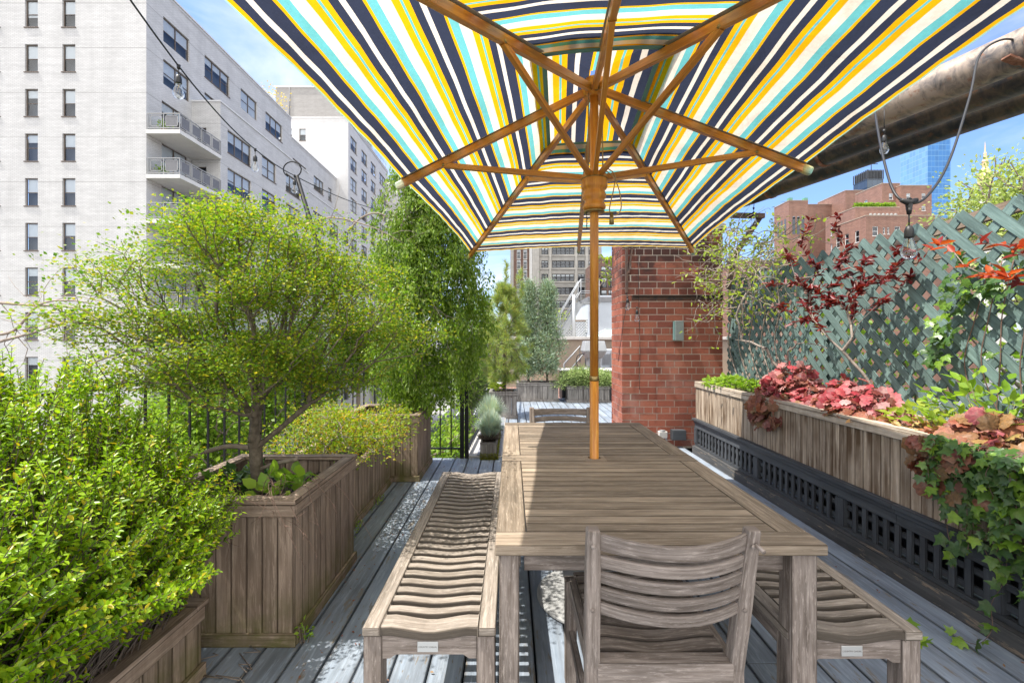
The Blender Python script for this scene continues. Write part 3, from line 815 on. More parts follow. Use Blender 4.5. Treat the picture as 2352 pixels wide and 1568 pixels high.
# ------------------------------------------------------------------ dark grille plinth under the raised planters
gr = thing('grille_plinth', (2.3, 3, 0), 'charcoal painted wooden grille base under the pale raised planters', 'plinth')
X0 = 2.2
mb = MB()
for a, b in ((-.6, 1.9), (1.903, 4.2), (4.203, 5.47)): mb.span(X0-.03, X0+.10, a, b, .0, .095, 1)
mb.part('base_beam', M['oldbeam'], gr, .005)
mb = MB()
for a, b in ((-.6, 2.6), (2.603, 5.47)): mb.span(X0, X0+.035, a, b, .305, .365, 1); mb.span(X0-.012, X0+.034, a, b, .3655, .395, 1); mb.span(X0-.03, X0+.04, a, b, .3955, .424, 1)
mb.part('moulding', M['darkpaint'], gr, .004)
mb = MB(); mb.span(X0+.001, X0+.03, -.6, 5.47, .0955, .125, 1); mb.part('sill', M['darkpaint'], gr, .003)
posts = [5.44, 4.1, 3.05, 2.08, 1.15, .2]
for y in posts:
    mb = MB(); mb.span(X0-.004, X0+.04, y-.04, y+.04, .1255, .3045, 2); mb.part('block', M['darkpaint'], gr, .003)
mb = MB()
for a, b in zip(posts[1:], posts[:-1]):
    n = int((b-a-.08)/.075)
    for k in range(1, n):
        y = a+.04+(b-a-.08)*k/n; mb.span(X0+.006, X0+.018, y-.018, y+.018, .1255, .3045, 2)
for z in (.166, .255): mb.span(X0+.0185, X0+.029, -.6, 5.44, z-.018, z+.018, 1)
mb.part('grille', M['darkpaint'], gr)
mb = MB(); mb.span(X0+.3, X0+.32, -.6, 5.46, 0, .42); mb.span(X0+.04, X0+.5, 5.455, 5.47, 0, .42); mb.part('backing', M['blackroof'], gr)
# ------------------------------------------------------------------ brick chimney
cx0, cx1, cy0, cy1, cz1 = 1.41, 2.69, 5.80, 6.41, 2.78
ch = thing('brick_chimney', ((cx0+cx1)/2, (cy0+cy1)/2, 0), 'square red brick chimney at the end of the lattice fence', 'chimney')
t = NT('chimney_brick'); g = t.geo(); r = g.outputs['Random Per Island']; P = g.outputs['Position']
col = t.ramp(r, [(0, (.17, .055, .036)), (.35, (.29, .088, .055)), (.7, (.37, .13, .08)), (1, (.23, .07, .05))])
nz = t.noise(P, 45, 6, .7); col = t.mix(1.0, col, t.ramp(nz, [(.3, .75), (.7, 1.2)]), 'MULTIPLY')
ef = t.noise(P, 2.2, 5, .7); z = t.n('SeparateXYZ', i0=P).outputs[2]
wf = t.math('MULTIPLY', t.n('MapRange', Value=z, From_Min=1.5, From_Max=0).outputs[0], t.ramp(ef, [(.52, 0), (.70, .4)]))
col = t.mix(wf, col, (.55, .42, .38))
sf = t.math('MULTIPLY', t.n('MapRange', Value=z, From_Min=1.75, From_Max=2.2).outputs[0], t.ramp(t.noise(P, 3.5, 4, .6), [(.38, .1), (.55, .85)]))
col = t.mix(sf, col, (.05, .03, .028))
M['brick'] = t.done(t.bsdf(col, .85, t.bump(nz, .35, .006), spec=.25))
t = NT('mortar'); P = t.geo().outputs['Position']
M['mortar'] = t.done(t.bsdf(t.ramp(t.noise(P, 25, 5), [(.3, (.50, .43, .36)), (.7, (.64, .56, .48))]), .95, t.bump(t.noise(P, 180, 3), .4, .004)))
mb = MB(); mb.span(cx0+.006, cx1-.006, cy0+.006, cy1-.006, -.02, cz1-.002); mb.part('mortar', M['mortar'], ch)
mb = MB(); bh, bl, mj = .084, .222, .0105
def face(n_, a0, a1, put):
    pass
nrow = int(cz1/bh)
for k in range(nrow):
    z0 = k*bh+mj/2; z1_ = z0+bh-mj; hd = (k % 6 == 5)
    L = bl/2 if hd else bl
    for side in range(4):
        a0, a1 = ((cx0, cx1), (cy0, cy1), (cx0, cx1), (cy0, cy1))[side]
        a = a0-(L/2 if k % 2 else 0)
        own = (side % 2 == 0) == (k % 2 == 0)      # which face shows the corner brick
        lo, hi = (a0, a1) if own else (a0+.101, a1-.101)
        while a < a1:
            b0, b1 = max(a, lo)+mj/2*(a > lo), min(a+L, hi)-mj/2*(a+L < hi)
            if b1-b0 > .03:
                e = R.uniform(-.0025, .0015); d = .098
                if side == 0: mb.span(b0, b1, cy0+e, cy0+d, z0, z1_, 0)
                elif side == 1: mb.span(cx0+e, cx0+d, b0, b1, z0, z1_, 1)
                elif side == 2: mb.span(b0, b1, cy1-d, cy1-e, z0, z1_, 0)
                else: mb.span(cx1-d, cx1-e, b0, b1, z0, z1_, 1)
            a += L
mb.part('brickwork', M['brick'], ch)
mb = MB(); mb.span(cx0-.035, cx1+.035, cy0-.035, cy1+.035, cz1, cz1+.06); mb.part('cap', M['concrete'], ch, .01)
M['angle'] = plain('rusty_angle_iron', (.055, .045, .042), .7, .3, nz=.0, nsc=20, col2=(.14, .075, .05), bmp=.3)
mb = MB(); mb.span(cx0+.12, cx1+.004, cy0-.055, cy0-.004, 1.915, 1.925, 0); mb.span(cx0+.12, cx1+.004, cy0-.012, cy0-.0035, 1.865, 1.9145, 0); mb.part('angle_iron', M['angle'], ch, .001)
mb = MB(); mb.bar((cx0+.05, cy0-.02, 1.95), (cx0+.05, cy0-.02, 2.78), .03, .05); mb.bar((cx0+.16, cy0-.03, 2.78), (cx0+.07, cy0-.03, 2.2), .02, .045, (0, 1, 0)); mb.part('bracket', M['angle'], ch, .002)
M['lampgreen'] = plain('grey_lamp_paint', (.20, .225, .215), .6, nz=.2, nsc=20)
wl = thing('wall_box', (2.12, 5.77, 1.47), 'small greenish grey rectangular box fixed to the chimney brickwork', 'wall box')
mb = MB(); mb.span(2.065, 2.17, 5.725, 5.798, 1.35, 1.60, 2); mb.part('housing', M['lampgreen'], wl, .004)
M['teal'] = plain('teal_side', (.12, .21, .20), .5)
mb = MB(); mb.span(2.052, 2.0645, 5.735, 5.797, 1.355, 1.595, 2); mb.part('side_plate', M['teal'], wl, .002)
ot = thing('outlet_box', (1.92, 5.77, .17), 'pale weatherproof outlet box low on the chimney', 'outlet')
mb = MB(); mb.span(1.86, 1.965, 5.725, 5.798, .12, .205, 0); mb.part('box', M['concrete'], ot, .008)
mb = MB(); mb.lathe([(.036, 0), (.036, .012), (.028, .013)], (1.91, 5.76, .2055), 16); mb.part('cover', M['greymetal'], ot)
mb = MB(); mb.tube(spline([(1.95, 5.75, .12), (1.965, 5.75, .06), (1.965, 5.75, -.0)]), .011, 8); mb.part('conduit', M['greymetal'], ot)
lb = thing('wall_beam', (2.25, 5.75, .14), 'stub of black timber against the chimney foot beside the raised planter', 'timber')
mb = MB(); mb.span(2.02, 2.19, 5.70, 5.797, .10, .225, 0); mb.part('timber', M['darkpaint'], lb, .004)
# ------------------------------------------------------------------ lattice fence
lf = thing('lattice_fence', (2.76, 3, .4), 'green painted diagonal lattice fence behind the raised planters', 'fence')
XL, ya, yb, za, zb = 2.75, .15, 5.79, .42, 2.16; pitch = .155; sw = .060
for layer, (sg, xx) in enumerate(((1, XL), (-1, XL+.0105))):
    mb = MB(); n0 = int((ya-(zb-za))/pitch)-2; n1 = int((yb+(zb-za))/pitch)+2
    for k in range(n0, n1):
        y0 = k*pitch; p = []
        # line y = y0 + sg*(z-za)
        z_lo, z_hi = za, zb-.03+R.uniform(-.003, .003)
        def yy(z): return y0+sg*(z-za)-(0 if sg > 0 else 0)
        lo, hi = z_lo, z_hi
        if sg > 0: lo = max(lo, za+(ya-y0)); hi = min(hi, za+(yb-y0))
        else: lo = max(lo, za+(y0-yb)); hi = min(hi, za+(y0-ya))
        if hi-lo < .05: continue
        j = R.uniform(-.003, .003)
        mb.bar((xx, yy(lo)+j, lo), (xx, yy(hi)+j, hi), .0095, sw, (0, -sg*1, 1))
    mb.part('slat', M['lattice'], lf, .0015)
mb = MB()
for y in (.3, 2.15, 4.0, 5.72): mb.span(XL+.03, XL+.11, y-.04, y+.04, .0, 2.02, 2)
mb.part('post', M['lattice'], lf, .004)
mb = MB(); mb.bar((XL+.25, 1.9, 2.19), (XL+.25, 4.2, 2.09), .035, .085); mb.span(XL+.115, XL+.15, ya, yb, 1.90, 1.96, 1); mb.span(XL+.03, XL+.06, .345, 2.1, 1.2, 1.27, 1); mb.part('rail', M['cedar'], lf, .003)
# ------------------------------------------------------------------ rusty pipes overhead
def pipemat(name, a, b, lo, hi):
    t = NT(name); P = t.obj(); uv = t.uv()
    n1 = t.noise(P, 2.6, 5, .6); n2 = t.noise(t.vmul(uv, (15, 8, 1)), 1.0, 6, .68, .9)
    w = t.math('ADD', t.math('MULTIPLY', n1, .55), t.math('MULTIPLY', n2, .45))
    col = t.mix(t.ramp(w, [(lo, 0), (hi, 1)]), a, b)
    col = t.mix(t.ramp(t.noise(P, 16, 6, .7), [(.58, 0), (.68, .8)]), col, (.20, .085, .04))
    return t.done(t.bsdf(col, .5, t.bump(n2, .25, .008), .35, .5))
M['pipe'] = pipemat('rusty_pipe', (.045, .047, .052), (.34, .265, .20), .40, .56)
M['pipe_dark'] = pipemat('dark_pipe', (.035, .037, .043), (.17, .125, .085), .45, .66)
t = NT('rust'); P = t.obj(); n1 = t.noise(P, 25, 7, .7)
M['rust'] = t.done(t.bsdf(t.ramp(n1, [(.3, (.08, .035, .02)), (.5, (.22, .09, .05)), (.7, (.34, .22, .16))]), .9, t.bump(n1, .6, .01)))
def pipe(x26, z, r, label, bands, clamps=()):
    f = lambda y: np.array([x26-.36*(y-2.6), y, z])
    A = f(.4); B = f(5.85)
    t = thing('metal_pipe', tuple((A+B)/2), label, 'pipe')
    e = f(6.0)
    pts = [A+(B-A)*k/40 for k in range(41)]+[e+np.array([-.02, .03, -.03]), e+np.array([-.05, .09, -.09]), e+np.array([-.055, .105, -.2])]
    mb = MB(); mb.tube(pts, r, 28); mb.part('pipe', M['pipe' if r > .114 else 'pipe_dark'], t)
    d = (B-A)/np.linalg.norm(B-A)
    for y, w in bands:
        q = f(y); mb = MB()
        mb.tube([q-d*w/2, q-d*w/2*.98, q+d*w/2*.98, q+d*w/2], [r*1.01, r*1.07, r*1.07, r*1.01], 28); mb.part('collar', M['rust'], t)
    for y in clamps:
        q = f(y); mb = MB(); mb.box((q[0]-.09, q[1]+.02, q[2]-r*.75), (.13, .05, .014), Matrix.Rotation(.35, 3, 'Y')); mb.part('clamp_plate', M['rust'], t, .003)
    return t
PZ = 3.0
pipe(2.88, PZ, .115, 'thickest rusty pipe overhead, nearest the umbrella, with a rusted collar', [(2.45, .16), (4.6, .03)], (2.52,))
pipe(3.25, PZ, .112, 'middle one of the three dark rusty pipes overhead', [(4.0, .03)])
pipe(3.62, PZ, .112, 'outermost dark rusty pipe overhead, against the sky', [(2.9, .09), (4.9, .03)])
# ------------------------------------------------------------------ string lights
def bulb_at(t, p, s=1.0, drop=.05, lean=(0, 0)):
    "T connector, short drop cord, socket and clear bulb hanging at p (cable point)"
    x, y, z = p
    mb = MB(); mb.tube([(x, y, z+.006), (x, y, z-.016)], [.011*s, .007*s], 8); mb.tube([(x, y, z-.01), (x, y, z-drop)], .0028*s, 6); mb.part('drop_cord', M['rubber'], t)
    q = (x+lean[0], y+lean[1], z-drop)
    mb = MB(); mb.lathe([(.004*s, 0), (.010*s, -.003*s), (.0145*s, -.014*s), (.016*s, -.022*s), (.0165*s, -.046*s), (.0150*s, -.050*s), (.0, -.050*s)][::-1], q, 16); sk = mb.part('socket', M['rubber'], t)
    mb = MB(); prof = [(.0125, -.051), (.0135, -.056), (.0215, -.078), (.0275, -.098), (.0285, -.108), (.026, -.120), (.018, -.131), (.007, -.136), (.0, -.1365)]
    mb.lathe([(r*s, z_*s) for r, z_ in prof][::-1], q, 20); mb.part('bulb', M['bulb'], sk)
    mb = MB(); mb.tube([(q[0], q[1], q[2]-.05*s), (q[0], q[1], q[2]-.075*s)], [.005*s, .003*s], 6)
    for a in (-1, 1): mb.tube([(q[0]+a*.004*s, q[1], q[2]-.07*s), (q[0]+a*.010*s, q[1], q[2]-.112*s)], .0008*s, 4)
    mb.part('filament', M['brass'], sk)
def sag(p, q, s, n=14):
    p, q = np.array(p), np.array(q); return [p+(q-p)*k/n-np.array([0, 0, s*4*(k/n)*(1-k/n)]) for k in range(n+1)]
st = thing('string_light', tuple(at(412, 150, 2.3)), 'black string of clear bulbs strung along the left side up to the hooked pole', 'string light')
b1, b2, b3, b4 = at(410, 152, 2.35), at(586, 343, 3.45), at(676, 403, 4.3), at(895, 487, 6.2)
pts = sag(at(250, -70, 1.75), b1, .005)+sag(b1, b2, .03)[1:]+sag(b2, b3, .015)[1:]+sag(b3, b4, .05)[1:]+sag(b4, at(1000, 500, 7.2), .02)[1:]
mb = MB(); mb.tube(pts, .0042, 7); mb.part('cable', M['rubber'], st)
for p in (b1, b2, b3, b4): bulb_at(st, p, .92, .045)
pl = thing('light_pole', tuple(at(735, 560, 4.35)), 'leaning black pole with a hook holding up the string of bulbs', 'pole')
top = at(681, 404, 4.33); low = at(800, 790, 4.42)
mb = MB(); mb.tube([low, top], .021, 12); mb.part('shaft', M['blackmetal'], pl)
mb = MB(); mb.tube([top+np.array([-.02+.085*math.cos(a)-.02, 0, .06+.075*math.sin(a)]) for a in np.linspace(-1.0, 4.2, 16)], .006, 7); mb.part('hook', M['blackmetal'], pl)
s2 = thing('string_light', tuple(at(2085, 480, 2.0)), 'thick looping cord with one large clear bulb hanging before the lattice', 'string light')
c0, c1, c2, c3, c4 = at(2352, 95, 2.6), at(2250, 128, 2.42), at(2088, 466, 2.0), at(2010, 260, 2.5), at(2008, 235, 2.55)
mb = MB(); mb.tube(spline([at(2420, 100, 2.6), c0, at(2300, 92, 2.46), c1, at(2228, 220, 2.3), at(2180, 370, 2.12), at(2130, 450, 2.02), c2, at(2052, 438, 2.05), at(2026, 350, 2.25), c3, c4, at(2006, 200, 2.6)], 8), .0055, 8); mb.part('cable', M['rubber'], s2)
mb = MB(); p = c2; mb.tube([p+np.array([-.035, 0, .012]), p, p+np.array([.035, 0, .014])], [.009, .015, .009], 8); mb.tube([p, p-np.array([0, 0, .05])], [.014, .008], 8); mb.lathe([(.005, .01), (.011, .016), (.005, .024)], p, 8); mb.part('connector', M['rubber'], s2)
bulb_at(s2, p-np.array([0, 0, .03]), 1.08, .07)
s3 = thing('string_light', tuple(at(2030, 330, 3.0)), 'clear bulb in a black socket hanging from the middle rusty pipe', 'string light')
bulb_at(s3, at(2031, 300, 3.05), .95, .03)
mb = MB(); p = at(2031, 300, 3.05); mb.tube([p, p+np.array([0, 0, .16])], .003, 6); mb.part('cable', M['rubber'], s3)
s4 = thing('string_light', (1.6, 5.75, 1.9), 'thin cord with small bulbs hanging down the chimney face', 'string light')
f = lambda px, py: at(px, py, 5.76)
mb = MB(); mb.tube([f(1468, 585), f(1466, 640), f(1468, 720), f(1470, 800), f(1469, 895)], .0032, 6)
mb.tube([f(1438, 610), f(1440, 700), f(1432, 740), f(1420, 830)], .0035, 6); mb.part('cable', M['rubber'], s4)
bulb_at(s4, f(1467, 706)+np.array([-.03, -.03, 0]), 1.1, .03); bulb_at(s4, f(1440, 682)+np.array([0, -.03, 0]), 1.1, .02)
s5 = thing('string_light', tuple(at(1731, 490, 5.0)), 'small dark bulb hanging under the pipe bracket beyond the umbrella corner', 'string light')
p = at(1731, 478, 5.2); bulb_at(s5, p, 1.1, .04); mb = MB(); mb.tube([p, p+np.array([.02, 0, .18])], .004, 6); mb.part('cable', M['rubber'], s5)
sb = thing('bracket_arm', tuple(at(1700, 495, 5.3)), 'short rusty bracket arm below the pipes beside the chimney', 'bracket')
mb = MB(); mb.bar(at(1640, 494, 5.25), at(1755, 496, 5.25), .05, .055); mb.part('arm', M['angle'], sb, .003)
mb = MB(); mb.bar(at(1745, 500, 5.3), at(1672, 610, 5.3), .05, .05, (0, 1, 0)); mb.bar(at(1690, 580, 5.3), at(1672, 665, 5.3), .045, .05, (0, 1, 0)); mb.part('strut', M['angle'], sb, .003)
# ------------------------------------------------------------------ plants
L = lambda *a, **k: leafm(*a, **k)
M['lf_box'] = L('box_shrub_leaf', [(.07, .16, .008), (.26, .43, .010), (.38, .55, .015), (.12, .26, .010), (.45, .60, .03), (.19, .35, .01), (.58, .45, .02)], .35, .45, .5)
M['lf_maple'] = L('fine_leaf', [(.07, .18, .012), (.18, .30, .016), (.31, .37, .02), (.12, .26, .014), (.45, .38, .03), (.09, .21, .014)], .45, .5)
M['lf_weep'] = L('weeping_leaf', [(.08, .16, .018), (.18, .29, .02), (.28, .40, .03), (.12, .23, .02), (.22, .34, .03), (.40, .45, .18)], .4, .5, .5)
M['lf_spirea'] = L('spirea_leaf', [(.16, .30, .012), (.28, .44, .018), (.42, .46, .016), (.10, .20, .015), (.46, .38, .015), (.22, .36, .015), (.15, .27, .012), (.56, .30, .015), (.20, .33, .012), (.30, .19, .06)], .5, .45)
M['lf_pine'] = L('pine_needle', [(.20, .33, .08), (.32, .42, .08), (.48, .50, .08), (.22, .36, .17), (.50, .38, .10)], .5, .35)
M['lf_pineold'] = L('pine_needle_brown', [(.28, .26, .05), (.36, .20, .06), (.22, .25, .05)], .5, .35)
M['lf_juni'] = L('juniper_scale', [(.16, .25, .14), (.26, .36, .25), (.38, .46, .36), (.17, .25, .10), (.28, .28, .15)], .6, .2)
M['lf_junilow'] = L('juniper_low_scale', [(.20, .29, .09), (.34, .43, .15), (.15, .23, .07), (.44, .50, .2)], .6, .25)
M['lf_fescue'] = L('fescue_blade', [(.32, .45, .40), (.48, .60, .55), (.62, .60, .44), (.34, .48, .36)], .5, .3)
M['lf_heu'] = L('coral_bell_leaf', [(.38, .03, .045), (.56, .09, .10), (.24, .025, .035), (.64, .26, .24), (.42, .05, .07), (.66, .20, .20), (.30, .10, .06), (.18, .03, .03), (.72, .38, .36)], .5, .35, mott=.7)
M['lf_heubrown'] = L('bronze_coral_bell_leaf', [(.28, .085, .05), (.40, .15, .08), (.22, .06, .05), (.34, .20, .09), (.18, .10, .05)], .6, .3, mott=.7)
M['lf_heumix'] = L('pink_coral_bell_leaf', [(.38, .07, .06), (.42, .17, .08), (.50, .20, .16), (.33, .20, .08), (.30, .05, .06), (.48, .36, .10), (.20, .09, .06), (.45, .10, .13)], .5, .35, mott=.7)
M['lf_litter'] = L('fallen_leaf', [(.50, .24, .10), (.56, .36, .18), (.42, .12, .06), (.60, .50, .16)], .6, .3)
M['lf_ivy'] = L('ivy_leaf', [(.045, .10, .025), (.08, .17, .03), (.06, .12, .04), (.14, .26, .03), (.24, .38, .03)], .35, .3, .5, mott=.45)
M['lf_red'] = L('dark_red_leaf', [(.11, .008, .010), (.19, .014, .014), (.08, .009, .011), (.26, .03, .02)], .4, .35, .5)
M['lf_orange'] = L('orange_red_leaf', [(.42, .06, .015), (.55, .10, .015), (.30, .025, .02), (.18, .03, .03)], .4, .4, .5)
M['lf_green'] = L('fresh_leaf', [(.16, .30, .02), (.26, .42, .04), (.36, .50, .06), (.12, .24, .02)], .45, .5)
M['lf_vine'] = L('vine_leaf', [(.30, .40, .04), (.42, .50, .08), (.22, .32, .03)], .5, .5)
M['lf_street'] = L('street_tree_leaf', [(.12, .24, .02), (.22, .36, .03), (.30, .42, .05), (.10, .18, .02)], .5, .5)
M['lf_locust'] = L('pale_tree_leaf', [(.30, .38, .10), (.42, .48, .16), (.22, .30, .07), (.50, .54, .24)], .5, .5)
def tree(name, label, cat, root, trunk, targets, bark, leafmat, leafgen, group=None, crown='crown', stem='trunk', **sk):
    t = thing(name, root, label, cat, group)
    (V, F), P, D, *_ = skeleton(trunk, targets, **sk)
    nppart(stem, V, F, M[bark], t, smooth=True)
    V, F = leafgen(P, D)
    nppart(crown, V, F, M[leafmat], t)
    return t
def shell(n, fn, bias=.5):
    "random points in a shape given by fn(unit cube sample)->point or None"
    out = []
    while len(out) < n:
        p = fn(NR.random(8))
        if p is not None: out.append(p)
    return np.array(out)
# 1 box shrub in the near planter
def top_box(x):
    return np.interp(x, [-2.45, -1.75, -1.58, -1.40, -1.22, -1.12, -1.04], [1.43, 1.41, 1.30, 1.13, .96, .84, .68])
def low_box(x): return np.interp(x, [-1.3, -1.24, -1.15, -1.05], [.26, .31, .46, .58])
def f_box(r):
    x = -2.35+1.31*r[0]; y = .55+1.42*r[1]
    x += .07*math.sin(5*y+1)*(x > -1.4)
    zt = top_box(x)-.10*abs(y-1.3)+.06*math.sin(9*x+5*y); zl = low_box(x)
    if zt < zl: return None
    z = zl+(zt-zl)*r[2]**.62
    if y > 1.83 and x > -1.7 and z < .70: return None
    if math.sin(x*13+y*5)*math.sin(y*11+z*4)+.8*math.sin(z*15+x*6) > .55 and r[3] < .85: return None
    return (x, y, z)
T = shell(3900, f_box)
tr = [(-1.6, 1.1, .2), (-1.6, 1.1, .32), (-1.6, 1.12, .42)]
sh = thing('box_shrub', (-1.6, 1.1, .2), 'big bright yellow-green shrub spilling over the low planter, nearest the camera', 'shrub')
stems = []; LP = []; LD = []; LN = []; LS = []
for q in T:
    b = np.array([np.clip(q[0]+R.uniform(-.25, .1), -1.88, -1.32), np.clip(q[1]+R.uniform(-.25, .25), .4, 1.78), .22])
    if q[0] > -1.3: b[0] = R.uniform(-1.5, -1.31)
    n = 7; d0 = np.array([0, 0, 1.])*np.linalg.norm(q-b)*.45
    pts = [b+(q-b)*s+d0*s*(1-s)+NR.normal(0, .006, 3) for s in np.linspace(0, 1, n)]
    stems.append(pts)
    Lc = R.uniform(.14, .30); pts = np.array(pts); seg = np.linalg.norm(np.diff(pts, axis=0), axis=1); cum = np.concatenate([[0], np.cumsum(seg)])
    m = int(Lc/.0125); az = R.uniform(0, 3)
    for k in range(m):
        s = max(.0, cum[-1]-k*.0125*R.uniform(.9, 1.1)); i = min(n-2, int(np.searchsorted(cum, s)-1)); i = max(i, 0)
        p = pts[i]+(pts[i+1]-pts[i])*((s-cum[i])/max(seg[i], 1e-6)); d = seg[i] and (pts[i+1]-pts[i])/seg[i]
        az += 1.57
        a = np.cross(d, [.3, .2, .9]); a /= np.linalg.norm(a)+1e-9; b2 = np.cross(d, a)
        for sg in (0, math.pi):
            o = a*math.cos(az+sg)+b2*math.sin(az+sg)
            LP.append(p); LD.append(o*.85+d*.65+NR.normal(0, .18, 3)); LN.append(d*.8-o*.3+np.array([0, 0, .55])+NR.normal(0, .25, 3)); LS.append(R.uniform(.014, .031)*(.6+.35*min(1, (k+1)/4)))
A = np.concatenate([np.array(s)[:-1] for s in stems]); B = np.concatenate([np.array(s)[1:] for s in stems])
k = np.tile(np.linspace(.0032, .0014, 6), len(stems))
V, F = frustums(A, B, k, k*.9, 4); nppart('stem', V, F, M['barkdark'], sh)
V, F = leaves(tpl(.5, .16, .08), np.array(LP), np.array(LD), np.array(LN), np.array(LS)); nppart('foliage', V, F, M['lf_box'], sh)
# 2 spreading tree in the square planter
bx, by = -1.365, 2.43
ZR = [.90, .98, 1.06, 1.16, 1.32, 1.55, 1.78, 1.94, 2.06, 2.12]
RL = [.0, .22, .50, .76, .86, .86, .80, .62, .36, .06]; RR = [.0, .22, .52, .80, .98, .96, .86, .64, .38, .06]
LAY = [(z, R.uniform(0, 6.28)) for z in np.linspace(.95, 2.1, 12)]
def f_tree(r):
    z = .92+1.2*r[0]; a = 2*math.pi*r[1]
    ca, sa = math.cos(a), math.sin(a)
    rl = np.interp(z, ZR, RL); rr = np.interp(z, ZR, RR); rx = rl if ca < 0 else rr; ry = min(rl, rr)*.82
    if r[4] > (max(rl, rr)/1.0)**1.2: return None
    rho = (r[2]**.45)
    lob = .80+.17*math.sin(3*a+z*6)+.13*math.sin(7*a-z*13)
    p = (bx+ca*rx*rho*lob, by+sa*ry*rho*lob, z)
    # flat layers with gaps between
    w = math.sin(z*21+2.2*math.sin(a*2+1)+1.5*rho)
    if w < -.25 and r[3] < .85: return None
    if math.sin(p[0]*8+1+2*z)*math.sin(p[1]*7+2)+.6*math.sin(z*9+4*p[0]) > .62: return None
    if rho < .30 or (z < 1.12 and math.hypot(p[0]-bx, p[1]-by) < .30): return None
    return p
T = shell(2050, f_tree)
trunk = [(bx+.02, by, .48), (bx+.012, by, .60), (bx, by, .70), (bx-.005, by+.005, .77), (bx-.01, by, .82), (bx-.005, by, .86)]
def lg_tree(P, D):
    D = norm(D*np.array([1, 1, .35]))
    p, d, n = spray(P, D, 33, .070, .18, 1.0)
    return leaves(tpl(.72, .12, .1, 4), p, d, n, NR.uniform(.012, .021, len(p)))
tree('small_leaved_tree', 'spreading vase-shaped tree with tiny green leaves in the square planter', 'tree', (bx, by, .54), trunk, T, 'barktree', 'lf_maple', lg_tree, step=.06, kp=.62, bend=.16, jit=.006, rtip=.00105, pw=.475, rmax=.034, n=5, up=-.04)
# cut-back low limbs
mb = MB()
mb.tube(spline([(bx, by, .78), (bx-.14, by-.05, .80), (bx-.30, by-.12, .74), (bx-.42, by-.15, .62)]), [.016-.0004*i for i in range(25)], 7)
mb.tube(spline([(bx, by, .66), (bx+.10, by-.02, .70), (bx+.25, by-.06, .74)]), .011, 7)
mb.part('trunk', M['bark'], [o for o in bpy.data.objects if o.name.startswith('small_leaved_tree')][0])
# twiggy bare stems hanging over the planter edge
tw = thing('bare_twigs', (-1.15, 2.08, .6), 'thin bare reddish twigs arching over the square planter rim', 'twigs')
M['redtwig'] = plain('reddish_twig', (.15, .09, .065), .8)
mb = MB()
for k in range(16):
    p = np.array([R.uniform(-1.5, -1.05), R.uniform(2.06, 2.3), .58]); q = p+np.array([R.uniform(-.1, .28), R.uniform(-.3, -.08), R.uniform(-.02, .16)])
    e = q+np.array([R.uniform(-.05, .2), R.uniform(-.12, .0), R.uniform(-.26, -.05)])
    c = spline([p, (p+q)/2+np.array([0, 0, .07]), q, e], 5); mb.tube(c, list(np.linspace(.0019, .0008, len(c))), 5)
    for m_ in range(4):
        a = c[R.randrange(5, len(c))]; mb.tube([a, a+Vector((R.uniform(-.06, .06), R.uniform(-.05, .03), R.uniform(-.06, .05)))], [.0014, .0007], 4)
mb.part('twig', M['redtwig'], tw)
# under-planting
def clump(name, label, cat, c, rx, ry, h, n, T_, size, mat, group=None, tilt=.8, kind=None, part='foliage', stems=True):
    t = thing(name, c, label, cat, group)
    a = NR.random(n)*2*np.pi; rho = np.sqrt(NR.random(n)); hz = NR.random(n)**.7
    P = np.stack([c[0]+np.cos(a)*rho*rx, c[1]+np.sin(a)*rho*ry, c[2]+h*hz*(1-.45*rho**2)], 1)
    D = np.stack([np.cos(a)*rho, np.sin(a)*rho, .25+.2*NR.random(n)], 1)+rnd(n, .4)
    Nn = np.array([0, 0, 1.])*tilt+rnd(n, .35)
    V, F = leaves(T_, P, D, Nn, NR.uniform(*size, n)); nppart(part, V, F, M[mat], t)
    if stems:
        m = max(4, n//4); B = P[:m]; A = np.stack([c[0]+(B[:, 0]-c[0])*.35, c[1]+(B[:, 1]-c[1])*.35, np.full(m, c[2]-.03)], 1)
        V, F = frustums(A, B, np.full(m, .0022), np.full(m, .0014), 4); nppart('stem', V, F, M[stems if isinstance(stems, str) else 'bark'], t)
    return t
clump('green_seedling', 'fresh green seedlings growing on soil in front of the planted trunk', 'seedling', (-1.16, 2.32, .545), .13, .16, .15, 60, tpl(.75), (.05, .09), 'lf_green')
clump('ivy_patch', 'dark ivy leaves on soil at the left side of the planted trunk', 'ivy', (-1.50, 2.45, .545), .13, .22, .12, 80, ivy_tpl(), (.04, .065), 'lf_ivy')
clump('deck_weed', 'small yellow-green weed sprouting from the deck at the square planter corner', 'weed', (-.935, 2.05, .0), .03, .04, .10, 40, tpl(.6, k=4), (.015, .03), 'lf_green')
for k, (x, y, lab) in enumerate(((-1.11, 3.2, 'nearer of two weed tufts along the low trough foot'), (-1.11, 3.75, 'farther of two weed tufts along the low trough foot'))):
    clump('deck_weed', lab, 'weed', (x, y, 0), .03, .16, .05, 70, tpl(.5, k=4), (.012, .024), 'lf_green', 'weeds by the trough')
